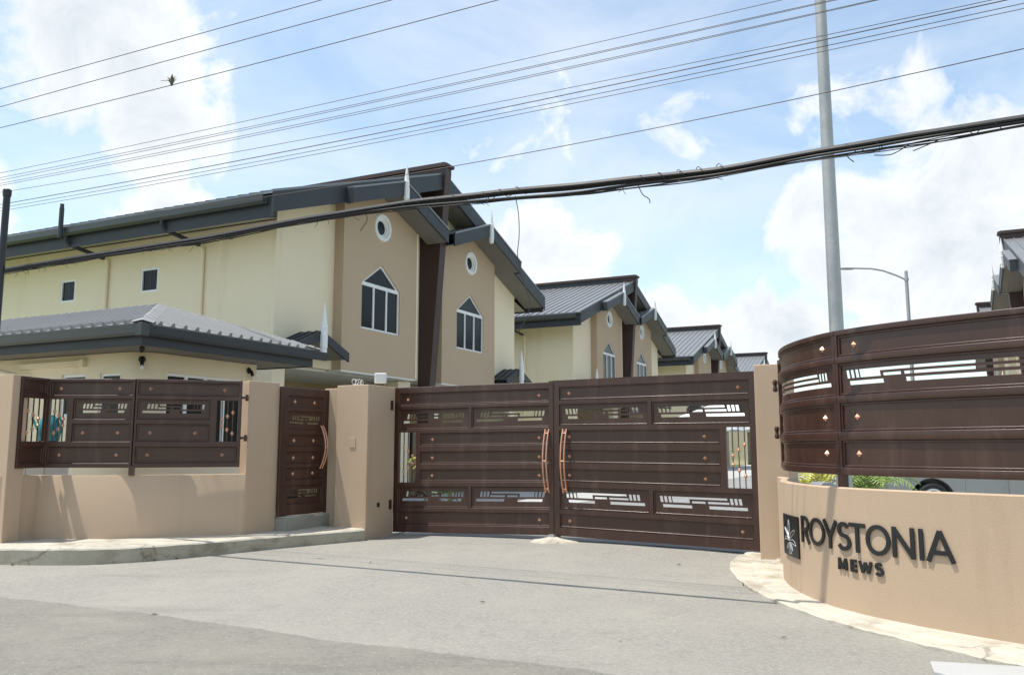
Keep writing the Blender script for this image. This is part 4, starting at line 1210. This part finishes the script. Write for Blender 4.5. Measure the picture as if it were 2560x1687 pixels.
def wires():
    # (u, r, [(w, z)...] three points the wire hangs through, label)
    W = [(8.6, .0055, (-14.0, 7.58), (-10.2, 7.54), (-7.1, 7.51), 'topmost wire of three crossing the upper left sky'),
         (8.5, .0055, (-13.8, 7.18), (-9.8, 7.18), (-5.8, 7.16), 'middle wire of three crossing the upper left sky'),
         (8.4, .0055, (-13.6, 6.74), (-9.65, 6.71), (-4.3, 6.72), 'wire carrying a small air plant, upper left sky')]
    far = [(12.0, (-19.33, 7.87), (-8.96, 7.81), (-1.53, 7.85), 'uppermost thin wire of the middle five'),
           (12.05, (-19.33, 7.78), (-8.96, 7.69), (-1.0, 7.71), 'second thin wire of the middle five'),
           (12.0, (-19.31, 7.69), (-8.95, 7.63), (-.8, 7.67), 'third thin wire of the middle five'),
           (12.1, (-19.30, 7.66), (-8.95, 7.56), (-.5, 7.60), 'fourth thin wire of the middle five'),
           (12.0, (-19.29, 7.56), (-8.95, 7.47), (-.24, 7.54), 'lowest thin wire of the middle five'),
           (12.0, (-18.94, 7.38), (-8.94, 7.18), (1.08, 7.21), 'upper wire of the lower four, ending left by the black pole'),
           (12.0, (-18.97, 7.09), (-8.93, 7.03), (1.25, 7.17), 'thick wire of the lower four'),
           (12.03, (-18.97, 7.02), (-8.93, 6.95), (1.3, 7.09), 'third wire of the lower four'),
           (12.0, (-18.98, 6.93), (-8.93, 6.86), (1.42, 7.01), 'lowest wire of the lower four')]
    for u, a, b, c, lab in far: W.append((u, .0050 if 'thick' not in lab else .0075, a, b, c, lab))
    W.append((9.0, .0048, (-8.06, 5.01), (-5.27, 5.0), (1.04, 5.22), 'single wire passing the roof peak of the nearest house'))
    for u, r, a, b, c, lab in W:
        def q(w):
            (x0, y0), (x1, y1), (x2, y2) = a, b, c
            return y0 * (w - x1) * (w - x2) / ((x0 - x1) * (x0 - x2)) + y1 * (w - x0) * (w - x2) / ((x1 - x0) * (x1 - x2)) + y2 * (w - x0) * (w - x1) / ((x2 - x0) * (x2 - x1))
        w0, w1 = a[0] - 3, max(c[0], 0) + 6
        o = MB().tube([(*XY(u, w), q(w)) for w in lin(w0, w1, 50)], r, 6).build('power_line', WIRE, smooth=True)
        tag(o, lab, 'wire', 'overhead wires')
    # air plant on the third wire
    x, y = XY(8.4, -9.66); b = MB()
    for i in range(16):
        a = random.uniform(0, 6.28); l = random.uniform(.05, .15); e = random.uniform(.8, 1.4)
        d = Vector((math.cos(a) * math.cos(e), math.sin(a) * math.cos(e), math.sin(e)))
        b.tube([(0, 0, 0), d * l * .6, d * l + Vector((0, 0, -.02 * l / .2))], .006, 4, radii=[.008, .007, .001])
    b.lathe([(.012, -.03), (.03, .03), (.02, .09), (.005, .15)], 8)
    b.tube([(0, 0, .05), Vector((-.1, .02, .06)), Vector((-.17, .02, .055))], .004, 4)
    tag(b.build('air_plant', DRY, loc=(x, y, 6.73)), 'small dry air plant perched on an upper left wire', 'plant')
    # the heavy bundle of black cables
    t = thing('cable_bundle', 'thick bundle of black cables crossing in front of the houses', 'cable', (*XY(8.4, -5), 4.3), -A)
    key = [(-20, 4.33), (-13.3, 4.27), (-11.15, 4.30), (-8.94, 4.31), (-6.98, 4.375), (-5.5, 4.385), (-4.3, 4.345), (-3.05, 4.285), (-1.75, 4.24), (-.67, 4.285), (.1, 4.305), (.92, 4.315), (2.5, 4.36), (6, 4.5)]

    def zc(w):
        for (a, za), (b_, zb) in zip(key, key[1:]):
            if w <= b_:
                f = (w - a) / (b_ - a); f = f * f * (3 - 2 * f) * .5 + f * .5; return za + (zb - za) * f
        return key[-1][1]
    rnd = random.Random(5)
    st = [(.020, .0, .030, 0), (.017, -.02, .012, 0), (.014, .02, .004, .006), (.015, .0, -.016, .006), (.012, .022, -.012, .01), (.010, -.022, -.022, .012), (.007, .0, -.034, .02), (.006, .012, -.040, .03), (.005, -.012, -.036, .035), (.005, .005, .046, .006), (.0045, .02, -.03, .04)]
    for r, oy, oz, wob in st:
        ph = rnd.uniform(0, 6); f1 = rnd.uniform(1.2, 2.6)
        pts = []
        for w in lin(-20, 6, 230):
            split = math.exp(-((w + 3.6) / 1.6) ** 2) * (.05 if oz < -.014 else 0) + math.exp(-((w + .2) / .9) ** 2) * (.03 if oz < -.028 else 0)
            sw = wob * math.sin(w * f1 + ph) + wob * .5 * math.sin(w * f1 * 2.7 + ph)
            tw = .4 * math.sin(w * .9 + ph)
            pts.append((w + 5, oy * math.cos(tw) + sw * .5, zc(w) - 4.3 + oz + sw * .6 - split))
        MB().tube([(a_, b_ * 1.2, c_) for a_, b_, c_ in pts], r * 1.05, 7).build('cable', CABLE, t, smooth=True)
    # lashings wound round the bundle and loose ends
    for wl, n in ((-12.2, 3), (-10.1, 2), (-8.8, 2), (-6.1, 4), (-5.2, 2), (-4.55, 3), (-2.65, 5), (-.62, 2), (.35, 2)):
        b = MB()
        c = zc(wl) - 4.3
        b.tube([(wl + 5 + .03 * a_ + .1 * (a_ / (6.28 * n)), .040 * math.cos(a_), c - .004 + .050 * math.sin(a_)) for a_ in [i * .5 for i in range(int(12.6 * n))]], .004, 5)
        b.build('lashing', CABLE, t)
    for wl, pts in ((-4.07, [(0, -.04), (.04, -.25), (.05, -.5), (.03, -.75), (.09, -1.0), (.17, -1.25), (.16, -1.42), (.03, -1.62)]), (-2.62, [(0, -.04), (.05, -.16), (.12, -.22), (.13, -.27)]), (-6.15, [(0, -.03), (.03, -.12), (-.03, -.2), (-.07, -.25)]), (-.55, [(0, -.05), (.03, -.1), (.07, -.14)]), (.25, [(.0, -.06), (-.12, -.10), (-.22, -.13)]), (-.05, [(.05, -.06), (-.1, -.13), (-.25, -.115)])):
        b = MB(); p = smooth_path([(q[0], q[1]) for q in pts], 5); b.tube([(wl + 5 + v.x, .01, zc(wl) - 4.3 + v.y) for v in p], .005, 5); b.build('loose_end', CABLE, t, smooth=True)
    rl = random.Random(9)
    for i in range(26):                                  # little frayed ties all along
        wl = rl.uniform(-13, 1.5); c = zc(wl) - 4.3 - .05; l = rl.uniform(.03, .09)
        MB().tube([(wl + 5, 0, c + .03), (wl + 5 + rl.uniform(-.03, .03), .01, c - l * .5), (wl + 5 + rl.uniform(-.06, .06), .02, c - l)], .003, 4).build('tie', CABLE, t)


wires()


# ------------------------------------------------------------------ parked car behind the curved fence
def car():
    t = thing('parked_car', 'silver car with ten spoke wheel, seen under the curved fence', 'car', (8.28, 17.6, .085), -.06)
    # front axle at x=0, car points to -x, length 4.5
    def archp(cx, r, n=12): return [(cx + r * math.cos(R(180 - 180 * i / n)), .33 + r * math.sin(R(180 - 180 * i / n))) for i in range(n + 1)]
    body = [(-.86, .30), (-.90, .50), (-.86, .72), (-.70, .86), (.35, .98), (.75, 1.02)] + [(3.3, 1.02), (3.62, .98), (3.68, .70), (3.64, .34)]
    low = [(3.1, .26)] + [(2.7 + .43, .33)] + [(p[0], p[1]) for p in reversed(archp(2.7, .43))][1:-1] + [(2.27, .33), (2.2, .24), (.5, .24), (.43, .33)] + [(p[0], p[1]) for p in reversed(archp(0, .43))][1:-1] + [(-.43, .33), (-.50, .25)]
    MB().extr(body + low, 'y', -.86, .86).build('body', SILVER, t, bevel=.04)
    vs = []; secs = [(.70, 1.0, .80), (1.35, 1.46, .64), (2.75, 1.48, .64), (3.45, 1.0, .78)]
    b = MB(); q = []
    for x, z, hw in secs: q += [(x, -hw, z), (x, hw, z)]
    b.add(q, [(0, 2, 3, 1), (2, 4, 5, 3), (4, 6, 7, 5), (0, 6, 4, 2), (1, 3, 5, 7), (0, 1, 7, 6)]).build('cabin', SILVER, t, bevel=.05)
    b = MB()
    for s in (-1, 1):
        off = .012 * s
        v = [(.95, s * .775 + off, 1.06), (1.38, s * .67 + off, 1.40), (2.03, s * .665 + off, 1.41), (2.03, s * .775 + off, 1.06)]
        b = MB().add(v + [(x, y - .03 * s, z) for x, y, z in v], [(0, 1, 2, 3), (7, 6, 5, 4), (0, 4, 5, 1), (1, 5, 6, 2), (2, 6, 7, 3), (3, 7, 4, 0)]); b.build('side_window', GLASS, t)
        v = [(2.10, s * .775 + off, 1.06), (2.10, s * .665 + off, 1.41), (2.72, s * .665 + off, 1.41), (3.15, s * .775 + off, 1.06)]
        b = MB().add(v + [(x, y - .03 * s, z) for x, y, z in v], [(0, 1, 2, 3), (7, 6, 5, 4), (0, 4, 5, 1), (1, 5, 6, 2), (2, 6, 7, 3), (3, 7, 4, 0)]); b.build('side_window', GLASS, t)
        for xa, xb in ((.62, 1.42), (1.44, 2.16)):
            d = MB().extr([(xa, .34), (xb, .34), (xb, .97), (xa, .97)], 'y', *sorted((s * .855, s * .868))).build('door', SILVER, t, bevel=.006)
            MB().box(xb - .22, xb - .06, *sorted((s * .868, s * .89)), .84, .87).build('handle', SILVER, d)
        MB().box(-.78, -.62, *sorted((s * .5, s * .84)), .66, .78).build('headlight', APPL, t, bevel=.02)
        for cx in (0, 2.7):
            w = MB().lathe([(.20, -.10), (.30, -.11), (.335, -.08), (.345, 0), (.335, .08), (.30, .11), (.20, .10)], 28, (cx, s * .76, .345), 'y', cap=False).build('wheel', RUBBER, t, smooth=True)
            rm = MB().lathe([(.185, 0), (.225, .0), (.228, .04), (.20, .05)], 28, (cx, s * .855 - .02, .345), 'y', cap=False)
            rm.lathe([(.05, .0), (.05, .04)], 12, (cx, s * .85 - .02, .345), 'y')
            for k in range(10):
                a = 2 * math.pi * k / 10; rm.tube([(cx + .04 * math.cos(a), s * .855, .345 + .04 * math.sin(a)), (cx + .20 * math.cos(a), s * .855, .345 + .20 * math.sin(a))], .015, 4)
            rm.build('rim', ALLOY, w, smooth=True)
            MB().lathe([(.20, -.01), (.20, .01)], 20, (cx, s * .80, .345), 'y').build('spoke_shade_disc', BLACK, w)  # black disc that paints in the shade behind the spokes
            MB().lathe([(.442, 0), (.442, .20)], 28, (cx, s * .54 - .1, .335), 'y').build('arch_liner', BLACK, t)
    MB().extr([(-.93, .30), (-.90, .30), (-.86, .52), (-.93, .52)], 'y', -.7, .7).build('bumper', SILVER, t, bevel=.01)
    v = [(.74, -.72, 1.04), (1.33, -.6, 1.43), (1.33, .6, 1.43), (.74, .72, 1.04)]
    MB().add([(x - .015, y, z + .01) for x, y, z in v] + [(x, y, z - .02) for x, y, z in v], [(0, 1, 2, 3), (7, 6, 5, 4), (0, 4, 5, 1), (1, 5, 6, 2), (2, 6, 7, 3), (3, 7, 4, 0)]).build('windscreen', GLASS, t)
    b = thing('litter_bin', 'low grey round-topped bin beside the steel pole, seen under the fence', 'bin', (5.18, 14.3, -.03), .1)
    MB().extr([(-.20, 0), (.20, 0), (.22, .70), (.20, .84), (.08, .91), (-.08, .91), (-.20, .84), (-.22, .70)], 'y', -.2, .2).build('body', STEEL, b, bevel=.02)
    MB().extr([(.14, .72), (.225, .70), (.205, .84), (.14, .86)], 'y', -.21, -.2005).build('side_panel', BLACK, b)
    MB().box(-.24, .24, -.22, .22, .66, .69).build('rim', STEEL, b, bevel=.01)


car()


# ------------------------------------------------------------------ palms and shrubs inside
def palm(name, label, x, y, h, spread, n, m, seed):
    rnd = random.Random(seed)
    t = thing(name, label, 'palm', (x, y, 0))
    MB().tube([(0, 0, 0), (.02, 0, h * .25), (0, .01, h * .42)], .05, 8, radii=[.07, .05, .035]).build('trunk', DRY, t, smooth=True)
    for i in range(n):
        a = 2 * math.pi * i / n + rnd.uniform(-.3, .3); l = spread * rnd.uniform(.75, 1.15); rise = h * rnd.uniform(.45, .75)
        b = MB(); pts = []
        for k in range(9):
            f = k / 8; r_ = l * f; z = h * .38 + rise * math.sin(min(1.0, f * 1.05) * 2.1) * .9 - .25 * l * f * f
            pts.append(Vector((r_ * math.cos(a), r_ * math.sin(a), z)))
        b.tube(pts, .01, 4, radii=[.012 - .001 * k for k in range(9)])
        for k in range(2, 17):
            f = k / 16; j = min(7, int(f * 8)); p = pts[j].lerp(pts[j + 1], f * 8 - j); d = (pts[j + 1] - pts[j]).normalized()
            sd = d.cross(Vector((0, 0, 1))).normalized(); ll = l * .42 * math.sin(math.pi * min(1, f * .9 + .12)) + .03
            for s in (-1, 1):
                q = p + sd * s * ll * .8 + d * ll * .55 + Vector((0, 0, -.18 * ll + rnd.uniform(-.02, .03)))
                m1 = p.lerp(q, .5) + Vector((0, 0, .02)); wv = d * .016
                b.add([p - wv, p + wv, m1 + wv, m1 - wv, q], [(0, 1, 2, 3), (3, 2, 4)])
        b.build('frond', m, t)


palm('palm_plant', 'green palm clump right of the steel pole, seen under the curved fence', 6.45, 15.6, 1.25, .95, 15, PALM, 3)
palm('palm_plant', 'yellow green palm left of the steel pole, seen under the curved fence', 5.35, 15.4, 1.15, .75, 12, PALMY, 4)
palm('palm_plant', 'yellow palm seen between the balusters of the left gate leaf', -1.45, 19.8, 1.35, 1.0, 8, PALMY, 6)


def shrub():
    rnd = random.Random(12)
    t = thing('shrub', 'dark green low shrub seen through the lower slots of the left gate leaf', 'shrub', (-1.25, 17.2, 0))
    MB().tube([(0, 0, 0), (.05, 0, .3)], .03, 6).tube([(0, 0, .05), (-.15, .05, .35)], .02, 6).build('stem', DRY, t)
    b = MB()
    for i in range(420):
        a = rnd.uniform(0, 6.28); z = rnd.uniform(.12, .85); r_ = (.55 * math.sqrt(max(0, 1 - ((z - .45) / .45) ** 2)) + .05) * math.sqrt(rnd.uniform(.2, 1))
        p = Vector((r_ * math.cos(a), r_ * math.sin(a), z)); d = Vector((rnd.uniform(-1, 1), rnd.uniform(-1, 1), rnd.uniform(-.3, 1))).normalized(); s = d.cross(Vector((.3, .5, 1))).normalized()
        l = rnd.uniform(.06, .12); b.add([p, p + d * l * .5 + s * l * .25, p + d * l, p + d * l * .5 - s * l * .25], [(0, 1, 2, 3)])
    b.build('foliage', LEAF, t)


shrub()


def tent():
    t = thing('canopy_tent', 'white canopy seen between the balusters of the right gate leaf', 'tent', (7.6, 28.5, 0), -A)
    vs = [(-1.6, -1.6, 2.45), (1.6, -1.6, 2.45), (1.6, 1.6, 2.45), (-1.6, 1.6, 2.45), (0, 0, 3.2)]
    MB().add(vs, [(0, 1, 4), (1, 2, 4), (2, 3, 4), (3, 0, 4), (0, 3, 2, 1)]).build('roof', CANVAS, t)
    b = MB(); n = 28
    for (xa, ya, xb, yb) in ((-1.6, -1.6, 1.6, -1.6), (1.6, -1.6, 1.6, 1.6), (1.6, 1.6, -1.6, 1.6), (-1.6, 1.6, -1.6, -1.6)):
        v = []; f = []
        for i in range(n + 1):
            x, y = xa + (xb - xa) * i / n, ya + (yb - ya) * i / n; k = .03 * math.sin(i * 1.3); dx, dy = (yb - ya) / 3.2, -(xb - xa) / 3.2
            v += [(x, y, 2.45), (x + dx * (.03 + k), y + dy * (.03 + k), 1.98 + .04 * abs(math.sin(i * .7)))]
        for i in range(n): f.append((2 * i, 2 * i + 1, 2 * i + 3, 2 * i + 2))
        b.add(v, f)
    b.build('valance', CANVAS, t)
    for x in (-1.55, 1.55):
        for y in (-1.55, 1.55): MB().tube([(x, y, 0), (x, y, 2.4)], .025, 6).build('leg', GALV, t)


tent()


# ------------------------------------------------------------------ small things on the ground
def litter():
    rnd = random.Random(21)
    spots = [(-1.6, 9.9, 0, 'pale pebble on the driveway below the left gate leaf'), (-.3, 8.9, 1, 'dry leaf on the asphalt in the middle of the driveway'), (1.2, 9.6, 1, 'dry leaf on the asphalt below the right gate leaf'),
             (-3.4, 8.3, 1, 'dry leaf on the asphalt below the left kerb'), (-4.9, 7.4, 0, 'pale pebble on the street asphalt at the far left'), (.9, 7.3, 0, 'pale pebble beside the seam in the asphalt'),
             (2.2, 11.4, 1, 'dry leaf at the foot of the right gate leaf'), (-1.9, 11.6, 0, 'pale pebble near the left gate pillar'), (2.3, 7.4, 1, 'dry leaf on the asphalt near the lettered wall')]
    for i, (x, y, k, lab) in enumerate(spots):
        b = MB(); s = rnd.uniform(.012, .024)
        if k: b.add([(-s * 2, 0, 0), (0, -s * .7, s * .5), (s * 2, 0, s * .1), (0, s * .7, s * .6)], [(0, 1, 2, 3)]); b.add([(-s * 2, 0, -.003), (0, -s * .7, s * .5 - .003), (s * 2, 0, s * .1 - .003), (0, s * .7, s * .6 - .003)], [(3, 2, 1, 0)])
        else: b.lathe([(s * .5, 0), (s, s * .4), (s * .7, s), (s * .2, s * 1.2)], 7)
        o = b.build('dry_leaf' if k else 'pebble', DRY if k else CONC, loc=(x, y, g(x, y) + .012), rz=rnd.uniform(0, 6))
        tag(o, lab, 'leaf' if k else 'pebble', 'dry leaves on the asphalt' if k else 'pebbles on the asphalt')
    for i, (x, y) in enumerate(((-6.55, 11.36), (-4.62, 11.93), (-4.86, 11.76), (2.64, 9.9))):
        b = MB()
        for k in range(14):
            a = rnd.uniform(0, 6.28); l = rnd.uniform(.03, .07); d = Vector((math.cos(a) * .7, math.sin(a) * .7, rnd.uniform(.5, 1.2))).normalized()
            b.add([(-.004, 0, 0), (.004, 0, 0), d * l], [(0, 1, 2)])
        lab = ['tuft of weeds at the far left foot of the kerb', 'tuft of weeds in the middle of the left kerb foot', 'smaller tuft of weeds beside another at the left kerb foot', 'tuft of grass at the edge of the right kerb'][i]
        tag(b.build('weed', LEAF, loc=(x, y, g(x, y))), lab, 'weed', 'weeds along the kerbs')


litter()
